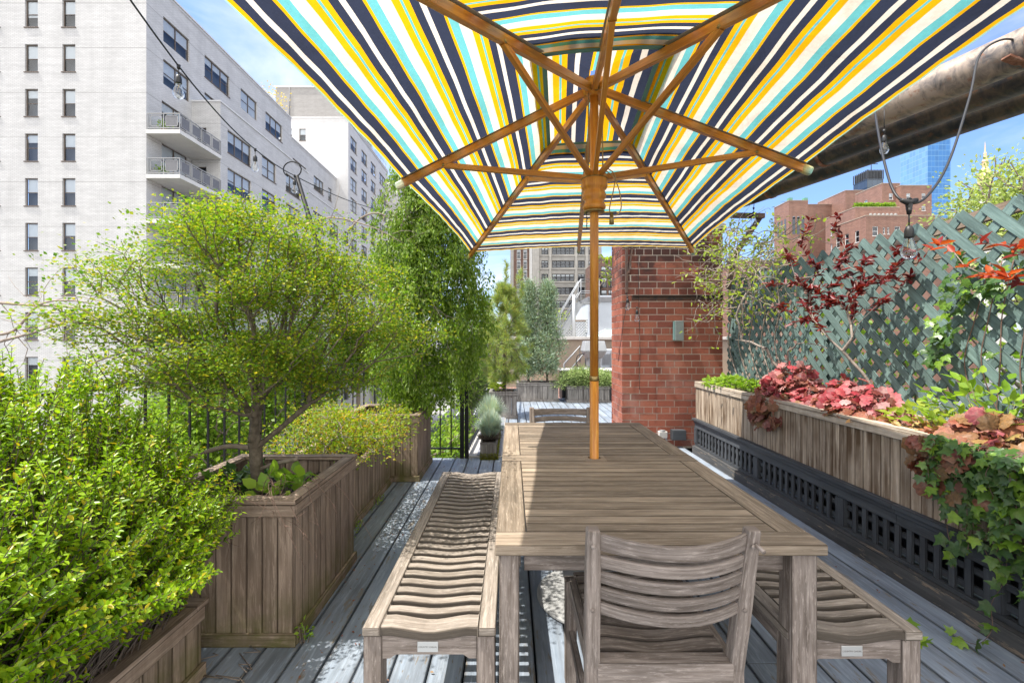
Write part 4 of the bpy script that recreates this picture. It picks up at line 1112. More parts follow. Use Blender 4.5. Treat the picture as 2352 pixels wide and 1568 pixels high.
# 3 spirea in the low trough
def f_sp(r):
    x = -1.75+.83*r[0]; y = 2.95+1.35*r[1]
    zt = .84-.34*max(0, (x+1.2)/.42)**1.5-.12*abs(y-3.6)+.07*math.sin(7*x+5*y)
    zl = .46 if x < -1.15 else .54
    z = zl+(zt-zl)*r[2]**.7
    return (x, y, z) if z < zt else None
T = shell(400, f_sp)
def lg_sp(P, D):
    p, d, n = spray(P, norm(D+np.array([0, 0, .3])), 26, .07, .5, .8); return leaves(tpl(.5, .12, .05, 4), p, d, n, NR.uniform(.018, .034, len(p)))
tree('spirea_shrub', 'yellow and orange tinged low shrub in the trough behind the square planter', 'shrub', (-1.5, 3.6, .4), [(-1.5, 3.6, .3), (-1.5, 3.6, .40), (-1.48, 3.62, .5)], T, 'barkpale', 'lf_spirea', lg_sp, step=.06, kp=.25, bend=.25, rtip=.0014, pw=.42, n=4, stem='stem', crown='foliage')
# 4 weeping tree
tx, ty = -1.0, 4.78
def f_weep(r):
    z = .84+2.85*r[0]; a = 2*math.pi*r[1];
    rx = np.interp(z, [.9, 1.2, 1.7, 2.3, 2.8, 3.2, 3.5, 3.75], [.42, .58, .66, .60, .52, .44, .28, .06]); rho = r[2]**.45
    rx *= .9+.13*math.sin(3*a+4*z)+.08*math.sin(6*a-7*z)
    p = (tx+.13+math.cos(a)*rx*rho, ty+math.sin(a)*rx*.8*rho, z)
    if p[0] > -.24 or p[1] > 5.9 or z < .85+max(0, p[0]+.66)*1.2: return None
    return p
T = shell(780, f_weep)
def lg_weep(P, D):
    n = len(P); k = 84
    s = NR.random((n*k, 1))**.9; off = NR.normal(0, .035, (n*k, 3)); off[:, 2] *= .4
    out = np.repeat(norm(D*np.array([1, 1, 0])+1e-6), k, 0)
    p = np.repeat(P, k, 0)+off+out*.05*s-np.array([0, 0, 1.])*s*np.repeat(NR.uniform(.16, .36, (n, 1)), k, 0)
    d = norm(np.array([0, 0, -1.])+rnd(n*k, .42)+out*.25); nn = norm(out+rnd(n*k, .6))
    return leaves(tpl(.42, .1, .12, 4), p, d, nn, NR.uniform(.030, .052, n*k))
tree('weeping_tree', 'tall dense weeping tree with hanging green leaves in the tall planter', 'tree', (tx, ty, .54), [(tx, ty, .5), (tx+.01, ty, .9), (tx+.03, ty, 1.4), (tx+.05, ty, 2.0), (tx+.08, ty, 2.7), (tx+.1, ty, 3.3)], T, 'barkpale', 'lf_weep', lg_weep, step=.1, kp=.5, bend=.2, rtip=.0016, pw=.45, rmax=.03, n=5)
# 5 fescue
def fescue(c, r, h, label, n=1500):
    t = thing('blue_fescue', c, label, 'grass clump', 'fescue clumps')
    a = NR.random(n)*2*np.pi; lean = NR.random(n)**.7; hl = NR.uniform(.6, 1.05, n)*h
    B = np.stack([c[0]+np.cos(a)*.05*NR.random(n), c[1]+np.sin(a)*.06*NR.random(n), np.full(n, c[2])], 1)
    dr = np.stack([np.cos(a), np.sin(a), np.zeros(n)], 1)
    Pm = B+dr*(lean*r*.45)[:, None]+np.array([0, 0, 1.])*(hl*.62*(1-.25*lean))[:, None]; Pt = B+dr*(lean*r)[:, None]+np.array([0, 0, 1.])*(hl*(1-.55*lean**2))[:, None]
    w = np.cross(dr, [0, 0, 1.])*.0040
    V = np.stack([B-w, B+w, Pm+w*.8, Pm-w*.8, Pt], 1).reshape(-1, 3); o = (np.arange(n)*5)[:, None]
    nppart('blade', V, [np.array([[0, 1, 2, 3]])+o, np.array([[3, 2, 4]])+o], M['lf_fescue'], t)
    m = 260; a = NR.random(m)*6.28; B = np.stack([c[0]+np.cos(a)*.05, c[1]+np.sin(a)*.06, np.full(m, c[2]-.01)], 1); dd = np.stack([np.cos(a)*.7, np.sin(a)*.7, .3+.5*NR.random(m)], 1)
    V, F = leaves(tpl(.05, 0, .3, 4), B, dd, rnd(m), NR.uniform(.06, .13, m)); nppart('dead_blade', V, F, M['barkpale'], t)
fescue((-.262, 5.42, .18), .20, .36, 'blue fescue clump at the near end of the narrow trough'); fescue((-.262, 5.85, .18), .19, .34, 'blue fescue clump in the middle of the narrow trough', 700); fescue((-.29, 6.35, .18), .27, .46, 'larger blue fescue clump at the far end of the narrow trough')
# 6 feathery pine, corner planter
px_, py_ = -.13, 8.09
def needles(P, D, k, ln, spread=.8, w=.03):
    n = len(P); d = norm(np.repeat(D, k, 0)*.75+rnd(n*k, spread*.7)); p = np.repeat(P, k, 0)-np.repeat(D, k, 0)*NR.random((n*k, 1))*ln*1.2
    return leaves(tpl(w, 0, .05, 4), p, d, rnd(n*k), NR.uniform(.7, 1.1, n*k)*ln)
def f_pine(r):
    z = .62+1.75*r[0]; a = 2*math.pi*r[1]; rx = np.interp(z, [.6, .9, 1.3, 1.7, 2.0, 2.4], [.30, .50, .52, .40, .28, .14])*r[2]**.5
    return (px_+math.cos(a)*rx, py_+math.sin(a)*rx, z)
T = np.concatenate([shell(330, f_pine), np.array([(px_+.02+.02*i/12+R.uniform(-.03, .03), py_+R.uniform(-.03, .03), 1.9+.07*i) for i in range(13)]), np.array([(px_+.27+R.uniform(-.06, .06), py_+R.uniform(-.05, .05), 1.7+.075*i) for i in range(13)])])
def lg_pine(P, D): return join(needles(P, norm(D+np.array([0, 0, .5])), 85, .105, .8, .05))
tree('feathery_pine', 'slender feathery pine with two tall leaders in the grey square planter', 'pine', (px_, py_, .4), [(px_, py_, .38), (px_, py_, .8), (px_+.02, py_, 1.3), (px_+.03, py_, 1.9)], T, 'barkdark', 'lf_pine', lg_pine, step=.08, kp=.45, bend=.25, rtip=.0028, pw=.42, n=5)
clump('yellow_seedling', 'yellow-green broad leaves at the foot of the feathery pine', 'plant', (-.27, 7.98, .45), .09, .09, .2, 36, tpl(.45), (.10, .17), 'lf_vine')
# 7 junipers
def juniper(x, y, z0, h, r, label):
    def f(q):
        s = q[0]**1.1; a = 2*math.pi*q[1]; rx = r*np.interp(s, [0, .15, .35, .7, 1], [.55, .95, .85, .36, .02])*q[2]**.45*(.85+.25*math.sin(4*a+s*9))
        if math.sin(s*13+a*3) > .65 and s < .55: return None
        return (x+math.cos(a)*rx, y+math.sin(a)*rx, z0+.22+h*s)
    T = shell(240, f)
    def lg(P, D):
        D = norm(D+np.array([0, 0, .7])); p, d, n = spray(P, D, 70, .075, 1.0, .1); return leaves(tpl(.42, .1, 0, 4), p, norm(d+np.array([0, 0, .5])), n, NR.uniform(.03, .06, len(p)))
    return tree('blue_juniper', label, 'juniper', (x, y, z0), [(x, y, z0-.05), (x, y, z0+.5), (x+.01, y, z0+h*.6), (x, y, z0+h)], T, 'barkdark', 'lf_juni', lg, 'junipers in the back planter', step=.1, kp=.4, bend=.2, rtip=.003, pw=.4, n=5)
juniper(.38, 10.25, .40, 2.05, .34, 'blue-green conical juniper, left and slimmer of the two in the back planter')
juniper(.80, 10.22, .40, 2.0, .46, 'blue-green conical juniper, right and wider of the two in the back planter')
def f_jl(r):
    x = 1.0+1.25*r[0]; y = 9.72+.6*r[1]; z = .36+(.14+.24*math.sin(math.pi*r[0])**.5)*r[2]**.6
    return (x, y, z)
T = shell(150, f_jl)
def lg_jl(P, D):
    p, d, n = spray(P, norm(D+np.array([0, 0, .35])), 60, .08, .5, .6); return leaves(tpl(.4, .1, 0, 4), p, d, n, NR.uniform(.03, .055, len(p)))
tree('low_juniper', 'spreading light green juniper bush in the planter near the chimney', 'juniper', (1.66, 10.05, .33), [(1.66, 10.05, .28), (1.66, 10.05, .36), (1.66, 10.02, .42)], T, 'barkdark', 'lf_junilow', lg_jl, step=.08, kp=.2, bend=.2, rtip=.0025, n=4, stem='stem', crown='foliage')
# 8 raised planter plants
def heuchera(c, rx, ry, h, n, mat, label, size=(.06, .10), hang=0.0, flowers=0):
    t = thing('coral_bells', c, label, 'coral bells')
    a = NR.random(n)*2*np.pi; rho = np.sqrt(NR.random(n)); ca, sa = np.cos(a), np.sin(a)
    z = c[2]+h*(1-rho**2)*(.45+.7*NR.random(n))+.03
    P = np.stack([c[0]+ca*rho*rx, c[1]+sa*rho*ry, z], 1)
    D = np.stack([ca, sa, -.15-.35*rho], 1)+rnd(n, .38); Nn = np.stack([ca*rho*.7-.3, sa*rho*.5-.15, np.full(n, .75)], 1)+rnd(n, .42)
    if hang:
        m = int(n*hang); i = np.arange(m); P[i, 0] = c[0]-rx-NR.random(m)*.07; P[i, 1] = c[1]+(NR.random(m)-.5)*ry*1.5; P[i, 2] = c[2]+.02-NR.random(m)**1.3*.24
        D[i] = np.stack([-.35*np.ones(m), (NR.random(m)-.5)*.8, -.9*np.ones(m)], 1)+rnd(m, .35); Nn[i] = np.stack([-1*np.ones(m), np.zeros(m), .45*np.ones(m)], 1)+rnd(m, .5)
    S = NR.uniform(*size, n); V, F = leaves(heu_tpl(), P-norm(D)*S[:, None]*.3, D, Nn, S); nppart('leaf', V, F, M[mat], t)
    A = np.stack([c[0]+ca*rho*rx*.25, c[1]+sa*rho*ry*.25, np.full(n, c[2]-.04)], 1); m = slice(int(n*hang), n)
    V, F = frustums(A[m], P[m], np.full(n, .0019)[m], np.full(n, .0014)[m], 4); nppart('stalk', V, F, M['redtwig'], t)
    if flowers:
        mb = MB(); P2 = []
        for k in range(flowers):
            p = np.array([c[0]+R.uniform(-.1, .1), c[1]+R.uniform(-.2, .2), c[2]+h*.7]); q = p+np.array([R.uniform(-.05, .05), R.uniform(-.08, .08), R.uniform(.12, .24)]); mb.tube([p, (p+q)/2+.01, q], .0015, 4)
            for m_ in range(16): P2.append(q-np.array([0, 0, 1])*R.random()*.10+NR.normal(0, .008, 3))
        mb.part('flower_stalk', M['redtwig'], t); P2 = np.array(P2); V, F = leaves(tpl(.6, k=4), P2, rnd(len(P2)), rnd(len(P2)), .014); nppart('flower', V, F, M['lf_heu'], t)
    return t
ZP = .80
heuchera((2.43, 3.95, ZP+.03), .23, .36, .27, 230, 'lf_heu', 'tallest mound of red coral bells with flower spikes, at the planter joint', (.055, .095), 0, 7)
heuchera((2.33, 3.92, ZP+.04), .13, .26, .05, 90, 'lf_heubrown', 'bronze brown coral bells drooping over the planter front at the joint', (.075, .12), .65)
heuchera((2.43, 3.22, ZP+.02), .20, .42, .22, 210, 'lf_heu', 'middle mound of coral red leaves in the long pale planter', (.055, .095), .0)
heuchera((2.30, 3.12, ZP+.03), .10, .34, .03, 50, 'lf_heubrown', 'brown dry leaves along the rim under the middle red mound', (.055, .085), .0)
heuchera((2.40, 2.22, ZP+.02), .22, .28, .14, 140, 'lf_heumix', 'pink orange and yellow coral bells beside the hanging ivy', (.06, .105), .1)
heuchera((2.27, 2.26, ZP+.02), .10, .22, .03, 60, 'lf_heubrown', 'bronze leaves hanging over the planter front above the ivy', (.08, .12), .5)
lt = thing('fallen_leaves', (2.42, 2.7, ZP), 'dry orange and yellow fallen leaves along the long planter soil', 'leaf litter'); lt['kind'] = 'stuff'
n = 420; P = np.stack([2.22+.42*NR.random(n), 1.3+1.75*NR.random(n), ZP+.02+.05*NR.random(n)], 1); V, F = leaves(tpl(.62, .3, .2), P, rnd(n)*np.array([1, 1, .3]), np.array([0, 0, 1.])+rnd(n, .35), NR.uniform(.04, .08, n)); nppart('leaf', V, F, M['lf_litter'], lt)
clump('green_groundcover', 'light green leafy plants at the chimney end of the raised planter', 'plant', (2.42, 5.0, ZP+.02), .24, .42, .13, 420, tpl(.8), (.035, .065), 'lf_green')
clump('green_groundcover', 'yellow-green leafy shoots in the planter below the right lattice', 'plant', (2.52, 2.35, ZP+.05), .18, .42, .34, 190, tpl(.55), (.045, .085), 'lf_green')
clump('green_groundcover', 'low green and yellow leaves between the two coral bell mounds nearest the ivy', 'plant', (2.46, 2.68, ZP+.03), .18, .28, .14, 130, tpl(.6), (.04, .07), 'lf_vine')
# ivy spilling over the front
iv = thing('hanging_ivy', (2.2, 1.95, .82), 'dark green ivy hanging over the near end of the long planter and grille', 'ivy')
LP = []; LD = []; LN = []; mb = MB()
for k in range(64):
    y = R.uniform(1.50, 2.28); ln = R.uniform(.2, .62)*(1.0 if y < 2.15 else .6); x = 2.17-R.random()*.07
    p0 = np.array([2.32, y, .86]); p = [p0, np.array([x, y+R.uniform(-.03, .03), .87])]
    m = int(ln/.05)
    for i in range(m): p.append(p[-1]+np.array([R.uniform(-.012, .010), R.uniform(-.025, .025), -.05]))
    c = spline(p, 3); mb.tube(c, .0016, 4)
    for i in range(3, len(c), 1):
        if R.random() < .62:
            LP.append(np.array(c[i])+NR.normal(0, .012, 3)); LD.append(np.array([-.45, R.uniform(-.9, .9), R.uniform(-.9, -.1)])); LN.append(np.array([-.9, R.uniform(-.5, .3), .55])+NR.normal(0, .42, 3))
# one long stray runner to the deck
p = spline([(2.16, 1.98, .45), (2.12, 1.96, .32), (2.11, 2.0, .2), (2.09, 1.98, .1), (2.03, 1.99, .03), (1.98, 2.06, .04)], 5); mb.tube(p, .0014, 4)
for i in range(0, len(p), 2): LP.append(np.array(p[i])); LD.append(np.array([-.5, R.uniform(-1, 1), R.uniform(-.6, .6)])); LN.append(np.array([-.9, 0, .5])+NR.normal(0, .2, 3))
mb.part('stem', M['redtwig'], iv)
n = len(LP); V, F = leaves(ivy_tpl(), np.array(LP), np.array(LD), np.array(LN), NR.uniform(.030, .066, n)); nppart('leaf', V, F, M['lf_ivy'], iv)
clump('deck_weed', 'small bright ivy sprig standing at the corner of the shaded bench', 'weed', (1.31, 1.50, .33), .03, .03, .12, 5, ivy_tpl(), (.035, .05), 'lf_green', stems='redtwig')
# red leaved shrub in front of the lattice
def redshrub(root, targets, label, mat, per, size, name='red_leaved_shrub', **k):
    tr = [root, (np.array(root)+np.array([0, .02, .12])), (np.array(root)+np.array([.02, .03, .25]))]
    def lg(P, D):
        n = len(P); d = norm(np.repeat(D, per, 0)*.45+rnd(n*per, .65)*np.array([.9, 1, .45])); p = np.repeat(P, per, 0)-np.repeat(D, per, 0)*NR.random((n*per, 1))*.12
        return leaves(tpl(.42, .2, .1), p, d, norm(np.array([-.3, 0, 1.])+rnd(n*per, .35)), NR.uniform(*size, n*per))
    return tree(name, label, 'shrub', root, tr, targets, 'barkpale', mat, lg, step=.09, kp=.35, bend=.10, jit=.009, rtip=.0014, pw=.46, n=6, stem='stem', crown='foliage', **k)
A_ = lambda l: np.array([at(*q) for q in l])
T1 = A_([(x+R.uniform(-14, 14), y+R.uniform(-14, 14), d+R.uniform(-.12, .12)) for x, y, d in [(1800, 590, 3.9), (1830, 640, 3.7), (1790, 700, 3.8), (1850, 700, 3.6), (1900, 650, 3.5), (1905, 700, 3.45), (1870, 610, 3.6), (1950, 640, 3.4), (1960, 690, 3.35), (2000, 650, 3.2), (2030, 640, 3.15), (2050, 610, 3.1), (2080, 640, 3.05), (2070, 580, 3.05), (1880, 740, 3.5), (1830, 735, 3.65), (1930, 600, 3.4), (1985, 600, 3.25), (2040, 680, 3.1), (1850, 660, 3.6), (1920, 680, 3.4), (1770, 650, 3.9), (1975, 660, 3.3), (1890, 680, 3.5)]*3]+[(1850, 535, 3.6), (1862, 500, 3.6), (1838, 560, 3.65), (1925, 490, 3.4), (1918, 520, 3.4), (1930, 545, 3.4), (1965, 560, 3.3), (1945, 580, 3.35), (2075, 560, 3.0), (2095, 585, 3.0)])
redshrub((2.50, 3.15, .78), T1, 'dark red leaved shrub with bare grey stems in front of the lattice', 'lf_red', 13, (.04, .068))
T2 = A_([(2235, 560, 2.1), (2290, 600, 2.05), (2260, 630, 2.1), (2320, 640, 2.0), (2340, 580, 2.0), (2300, 560, 2.05), (2215, 610, 2.15), (2350, 620, 1.95), (2380, 560, 1.95), (2400, 620, 1.95), (2175, 540, 2.3), (2160, 560, 2.3)])
redshrub((2.42, 1.88, .78), T2, 'thick-stemmed shrub with orange red leaves at the near end of the lattice', 'lf_orange', 5, (.05, .085))
T3 = A_([(1700, 700, 4.4), (1720, 640, 4.4), (1690, 780, 4.5), (1760, 800, 4.1), (1830, 790, 3.7), (1900, 800, 3.4), (1755, 660, 4.1), (1690, 600, 4.6), (1650, 560, 4.9)])
bs = thing('bare_shrub', (2.45, 4.1, .8), 'leafless grey branches fanning up from the planter joint against the lattice', 'shrub')
(V, F), P, D, *_ = skeleton([(2.45, 4.0, .78), (2.45, 4.02, .86), (2.45, 4.03, .95)], T3, step=.1, kp=.2, bend=.12, jit=.02, rtip=.004, pw=.55, n=6); nppart('stem', V, F, M['barkpale'], bs)
# ivy on the lattice
iv2 = thing('climbing_ivy', (2.72, 2.5, 1.6), 'green ivy climbing the lattice behind the orange red leaves', 'ivy')
n = 190; s = NR.random(n); Y = 2.55+.45*NR.random(n)-.25*s; P = np.stack([2.70-NR.random(n)*.05, Y, 1.30+.58*s+.10*np.sin(Y*17)], 1)
keep = np.sin(P[:, 1]*14)+np.sin(P[:, 2]*12) > -.5; P = P[keep]; n = len(P)
V, F = leaves(ivy_tpl(), P, np.stack([-.3*np.ones(n), NR.normal(0, .6, n), NR.normal(-.4, .5, n)], 1), np.array([-.9, 0, .5])+rnd(n, .3), NR.uniform(.035, .065, n)); nppart('leaf', V, F, M['lf_ivy'], iv2)
mb = MB()
for k in range(6): mb.tube(spline([(2.735, 2.2+.1*k+R.uniform(-.1, .1), .85), (2.738, 2.25+.1*k, 1.2), (2.738, 2.2+.1*k+R.uniform(-.1, .1), 1.5), (2.738, 2.3+.06*k, 1.8)], 5), .003, 5)
mb.part('stem', M['redtwig'], iv2)
# leafy thorny vine over the far fence end
vn = thing('tangled_vine', (2.75, 5.2, 1.9), 'tangle of bare vine stems and small yellow-green leaves over the far lattice end', 'vine')
mb = MB(); LP = []
for k in range(230):
    p = at(R.uniform(1600, 1890), R.uniform(520, 720), R.uniform(4.1, 5.5)); p = np.array(p); p[0] = np.clip(p[0], 2.05, 2.95)
    pts = [p]; d = norm(NR.normal(0, 1, 3)*np.array([.6, .7, .5]))
    for i in range(6): d = norm(d+NR.normal(0, .38, 3)+np.array([0, 0, -.06])); pts.append(pts[-1]+d*R.uniform(.05, .10))
    c = spline(pts, 3); mb.tube(c, list(np.linspace(.0052, .0016, len(c))), 4)
    if R.random() < .8:
        for m_ in range(8): LP.append(np.array(c[R.randrange(len(c))])+NR.normal(0, .03, 3))
for k in range(5):
    y = 4.6+.25*k; mb.tube(spline([(2.70, y-.2, .85), (2.72, y+.1, 1.3), (2.68, y-.05, 1.7), (2.72, y+.15, 2.2)], 6), .007, 6)
mb.part('stem', M['vinebark'], vn); P = np.array(LP); n = len(P); V, F = leaves(tpl(.55, .15, .1), P, rnd(n), np.array([0, 0, 1.])+rnd(n, .5), NR.uniform(.03, .06, n)); nppart('leaf', V, F, M['lf_vine'], vn)
# bare wisteria arcs on the left
wv = thing('bare_wisteria', (-1.9, 2.9, .4), 'long bare pale branches arching behind the box shrub on the left', 'vine')
mb = MB()
for l in ([(-60, 800, 2.9), (60, 768, 2.9), (180, 735, 2.9), (300, 742, 2.95), (420, 752, 3.0)], [(-60, 690, 3.1), (60, 700, 3.1), (160, 705, 3.1), (240, 730, 3.1), (310, 765, 3.1), (350, 830, 3.1)], [(125, 940, 2.8), (150, 880, 2.8), (210, 835, 2.8), (330, 790, 2.8), (360, 760, 2.8)], [(-40, 770, 3.0), (30, 760, 3.0), (90, 700, 3.0), (160, 690, 3.0), (230, 700, 3.0)], [(270, 900, 3.0), (300, 830, 3.0), (320, 760, 3.0)],
          [(800, 530, 4.6), (830, 500, 4.6), (870, 490, 4.6), (905, 515, 4.6), (930, 580, 4.6)], [(690, 520, 4.4), (760, 500, 4.4), (850, 520, 4.4), (930, 560, 4.5)], [(920, 520, 4.5), (940, 490, 4.5), (930, 470, 4.5)]):
    c = spline([at(*q) for q in l], 6); mb.tube(c, list(np.linspace(.0105, .004, len(c))), 6)
    for m_ in range(9):
        a = np.array(c[R.randrange(2, len(c))]); d = norm(NR.normal(0, 1, 3)*np.array([1, .4, .8])); pts = [a]
        for i in range(4): d = norm(d+NR.normal(0, .3, 3)); pts.append(pts[-1]+d*.09)
        mb.tube(pts, [.003, .0024, .002, .0015, .001], 4)
mb.part('stem', M['vinebark'], wv)
# deck litter
for k, (x, y) in enumerate(((-.52, 2.78), (-.62, 2.62))):
    lt = thing('dead_leaf_tuft', (x, y, 0), 'small tuft of dead brown leaves on the deck beside the sunny bench', 'leaf litter', 'dead leaf tufts'); n = 14
    P = np.stack([x+NR.normal(0, .03, n), y+NR.normal(0, .025, n), .006+.012*NR.random(n)], 1); V, F = leaves(tpl(.5, .3, .2), P, rnd(n)*np.array([1, 1, .2]), np.array([0, 0, 1.])+rnd(n, .4), NR.uniform(.02, .045, n)); nppart('leaf', V, F, M['lf_heubrown'], lt)
tg = thing('fallen_twig', (-1.1, 1.9, .01), 'thin fallen twig on the deck by the square planter corner', 'twig'); mb = MB()
for k in range(7):
    p = np.array([-1.2+R.uniform(-.1, .15), 1.9+R.uniform(-.08, .08), .007]); mb.tube([p, p+np.array([R.uniform(-.1, .12), R.uniform(-.05, .05), .004]), p+np.array([R.uniform(-.1, .2), R.uniform(-.08, .08), .002])], .0022, 4)
mb.part('stem', M['vinebark'], tg)

lt = thing('deck_litter', (-.8, 2.4, .0), 'tiny dry leaves and bits scattered over the deck boards', 'leaf litter'); lt['kind'] = 'stuff'; n = 260
P = np.concatenate([np.stack([-.95+.75*NR.random(n), .9+4.2*NR.random(n), .004+.004*NR.random(n)], 1), np.stack([1.3+.85*NR.random(120), .9+4.2*NR.random(120), .004+.004*NR.random(120)], 1)]); m = len(P)
V, F = leaves(tpl(.5, .2, .1, 4), P, rnd(m)*np.array([1, 1, .12]), np.array([0, 0, 1.])+rnd(m, .25), NR.uniform(.006, .022, m)); nppart('leaf', V, F, M['lf_heubrown'], lt)
# ------------------------------------------------------------------ buildings
class Wall:
    "a wall plane: u along it, z up, outward normal n; openings are cut out and get reveals"
    AX = {'-y': ((1, 0), (0, -1)), '+x': ((0, 1), (1, 0)), '-x': ((0, -1), (-1, 0)), '+y': ((-1, 0), (0, 1))}
    def __init__(s, o, facing): s.o = o; s.u, s.n = s.AX[facing]; s.rz = {'-y': 0, '+x': math.pi/2, '-x': -math.pi/2, '+y': math.pi}[facing]
    def p(s, u, d, z): return (s.o[0]+s.u[0]*u-s.n[0]*d, s.o[1]+s.u[1]*u-s.n[1]*d, z)
    def build(s, mb, rb, W, z0, z1, ops, dep=.16):
        us = sorted({0.0, W}|{round(a, 4) for o in ops for a in (o[0], o[1])}); zs = sorted({z0, z1}|{round(a, 4) for o in ops for a in (o[2], o[3])})
        us = [a for a in us if 0 <= a <= W]; zs = [a for a in zs if z0 <= a <= z1]
        for i in range(len(us)-1):
            for k in range(len(zs)-1):
                um_, zm = (us[i]+us[i+1])/2, (zs[k]+zs[k+1])/2
                if any(o[0] < um_ < o[1] and o[2] < zm < o[3] for o in ops): continue
                q = [(us[i], zs[k]), (us[i+1], zs[k]), (us[i+1], zs[k+1]), (us[i], zs[k+1])]
                mb.add([s.p(a, 0, b) for a, b in q], [(0, 1, 2, 3)], [q])
        for a, b, c, d in ops:
            for (p0, p1) in (((a, c), (b, c)), ((b, c), (b, d)), ((b, d), (a, d)), ((a, d), (a, c))):
                mb.add([s.p(p0[0], 0, p0[1]), s.p(p0[0], dep, p0[1]), s.p(p1[0], dep, p1[1]), s.p(p1[0], 0, p1[1])], [(0, 1, 2, 3)], [[(p0[0], p0[1]), (p0[0]+dep, p0[1]), (p1[0]+dep, p1[1]), (p1[0], p1[1])]])
            if rb is not None: rb.add([s.p(a-.3, dep+.35, c-.1), s.p(b+.3, dep+.35, c-.1), s.p(b+.3, dep+.35, d+.1), s.p(a-.3, dep+.35, d+.1)], [(0, 1, 2, 3)])
WIN = {}
def window(parent, wall, a, b, c, d, sashes=1, dep=.10, fr=None, sill=True, blind=None, style='hung', f=.05):
    "window part > pane, blind; frames shared between equal windows"
    w, h = round(b-a, 3), round(d-c, 3); bl = R.choice((.3, .45, .5, .5, .6, .9)) if blind is None else blind
    fr = fr or 'bronze'
    key = (w, h, sashes, bl, fr, style, f)
    if key not in WIN:
        mb = MB(); r = .05
        mb.span(0, f, 0, r, 0, h, 2); mb.span(w-f, w, 0, r, 0, h, 2); mb.span(f, w-f, 0, r, 0, f, 0); mb.span(f, w-f, 0, r, h-f, h, 0)
        for k in range(1, sashes): x = w*k/sashes; mb.span(x-f*.7, x+f*.7, 0, r, f, h-f, 2)
        for k in range(sashes):
            if style == 'hung' and not (sashes == 3 and k == 1): mb.span(w*k/sashes+f*.8, w*(k+1)/sashes-f*.8, .012, r, h*.48, h*.48+f*.8, 0)
        if style == 'grid':
            for z in (h*.25, h*.5, h*.75): mb.span(f, w-f, .015, r-.01, z-f*.3, z+f*.3, 0)
        if sill: mb.span(-.05, w+.05, -.15, .02, -.06, -.001, 0)
        m1 = mb.mesh('window', M[fr])
        m2 = MB(); m2.add([(f*.5, .03, f*.5), (w-f*.5, .03, f*.5), (w-f*.5, .03, h-f*.5), (f*.5, .03, h-f*.5)], [(0, 1, 2, 3)]); m2 = m2.mesh('pane', M['glass'])
        m3 = None
        if bl > 0: m3 = MB(); m3.span(f, w-f, .075, .085, h*(1-bl), h-f*.5); m3 = m3.mesh('blind', M['blind'])
        WIN[key] = (m1, m2, m3)
    m1, m2, m3 = WIN[key]
    q = wall.p(a, dep, c); pl_ = parent.location
    o = link('window', m1, parent, (q[0]-pl_[0], q[1]-pl_[1], q[2]-pl_[2])); o.rotation_euler = (0, 0, wall.rz)
    link('pane', m2, o)
    if m3: link('blind', m3, o)
    return o
FL = 2.884
GZ = -17.0
A = thing('apartment_building', (-30, 45, GZ), 'white brick apartment block with stepped roof and corner balconies at the left', 'building')
wm, rb = MB(), MB()
# front, facing the camera
W1 = Wall((-62, 29.4), '-y'); ops = []
for col in (-38.3, -33.9, -31.45, -29.03):
    for k in range(-2, 10):
        z0 = 18.66+(k-8)*FL+FL*1; ops.append((62+col, 62+col+.84, z0, z0+1.78))
ops = [o for o in ops if o[3] < 25]
W1.build(wm, rb, 38.4, GZ, 25.0, ops)
for o in ops:
    if o[0] > 27: window(A, W1, *o)
# main side, facing the street
W2 = Wall((-23.6, 29.4), '+x'); ops = []; sh_ = []
tops = 23.28
cols = [(1.43, 3.93, 2), (5.58, 8.66, 3), (10.25, 12.76, 2), (14.25, 17.4, 3)]
for a, b, n in cols:
    for k in range(2): z1_ = tops-k*FL; ops.append((a, b, z1_-1.70, z1_)); sh_.append(n)
for k in range(2, 11):
    z1_ = tops-k*FL; ops.append((1.30, 3.75, z1_-(2.15 if k < 9 else 1.7), z1_)); sh_.append(2)
W2.build(wm, rb, 19.3, GZ, 25.0, ops)
for o, n in zip(ops, sh_): window(A, W2, *o, sashes=n, sill=(n == 3))
# bay
BX = -21.5
W3 = Wall((BX, 33.6), '+x'); ops = []; sh_ = []
for a, b, n in ((.85, 3.95, 3), (5.6, 7.9, 2), (9.75, 12.7, 3)):
    for k in range(11):
        z1_ = 17.28-k*FL; ops.append((a, b, z1_-1.72, z1_)); sh_.append(n)
W3.build(wm, rb, 14.5, GZ, 18.9, ops)
for o, n in zip(ops, sh_):
    if o[3] > -9: window(A, W3, *o, sashes=n)
W4 = Wall((-23.6, 33.6), '-y'); ops = [(.32, 1.06, z, z+2.05) for z in (14.95, 14.95-FL, 14.95-2*FL, 14.95-3*FL, 14.95-4*FL)]
W4.build(wm, rb, 2.1, GZ, 18.9, ops)
for o in ops: window(A, W4, *o, sill=False, blind=0)
# section two, one storey lower
W5 = Wall((-23.6, 48.7), '+x'); ops = []; sh_ = []
for a, b, n in ((.4, 3.6, 3), (5.6, 8.4, 3), (9.9, 11.0, 1)):
    for k in range(12):
        z1_ = 21.0-k*FL; ops.append((a, b, z1_-1.6, z1_)); sh_.append(n)
W5.build(wm, rb, 12.6, GZ, 23.0, ops)
for o, n in zip(ops, sh_):
    if o[3] > 16: window(A, W5, *o, sashes=n)
W6 = Wall((BX, 48.1001), '+x'); ops = []; sh_ = []
for a, b, n in ((1.2, 3.9, 3), (5.6, 8.4, 3), (10.2, 12.0, 2)):
    for k in range(10):
        z1_ = 15.4-k*FL; ops.append((a, b, z1_-1.7, z1_)); sh_.append(n)
W6.build(wm, rb, 12.9, GZ, 17.0, ops)
for o, n in zip(ops, sh_):
    if o[3] > 2: window(A, W6, *o, sashes=n)
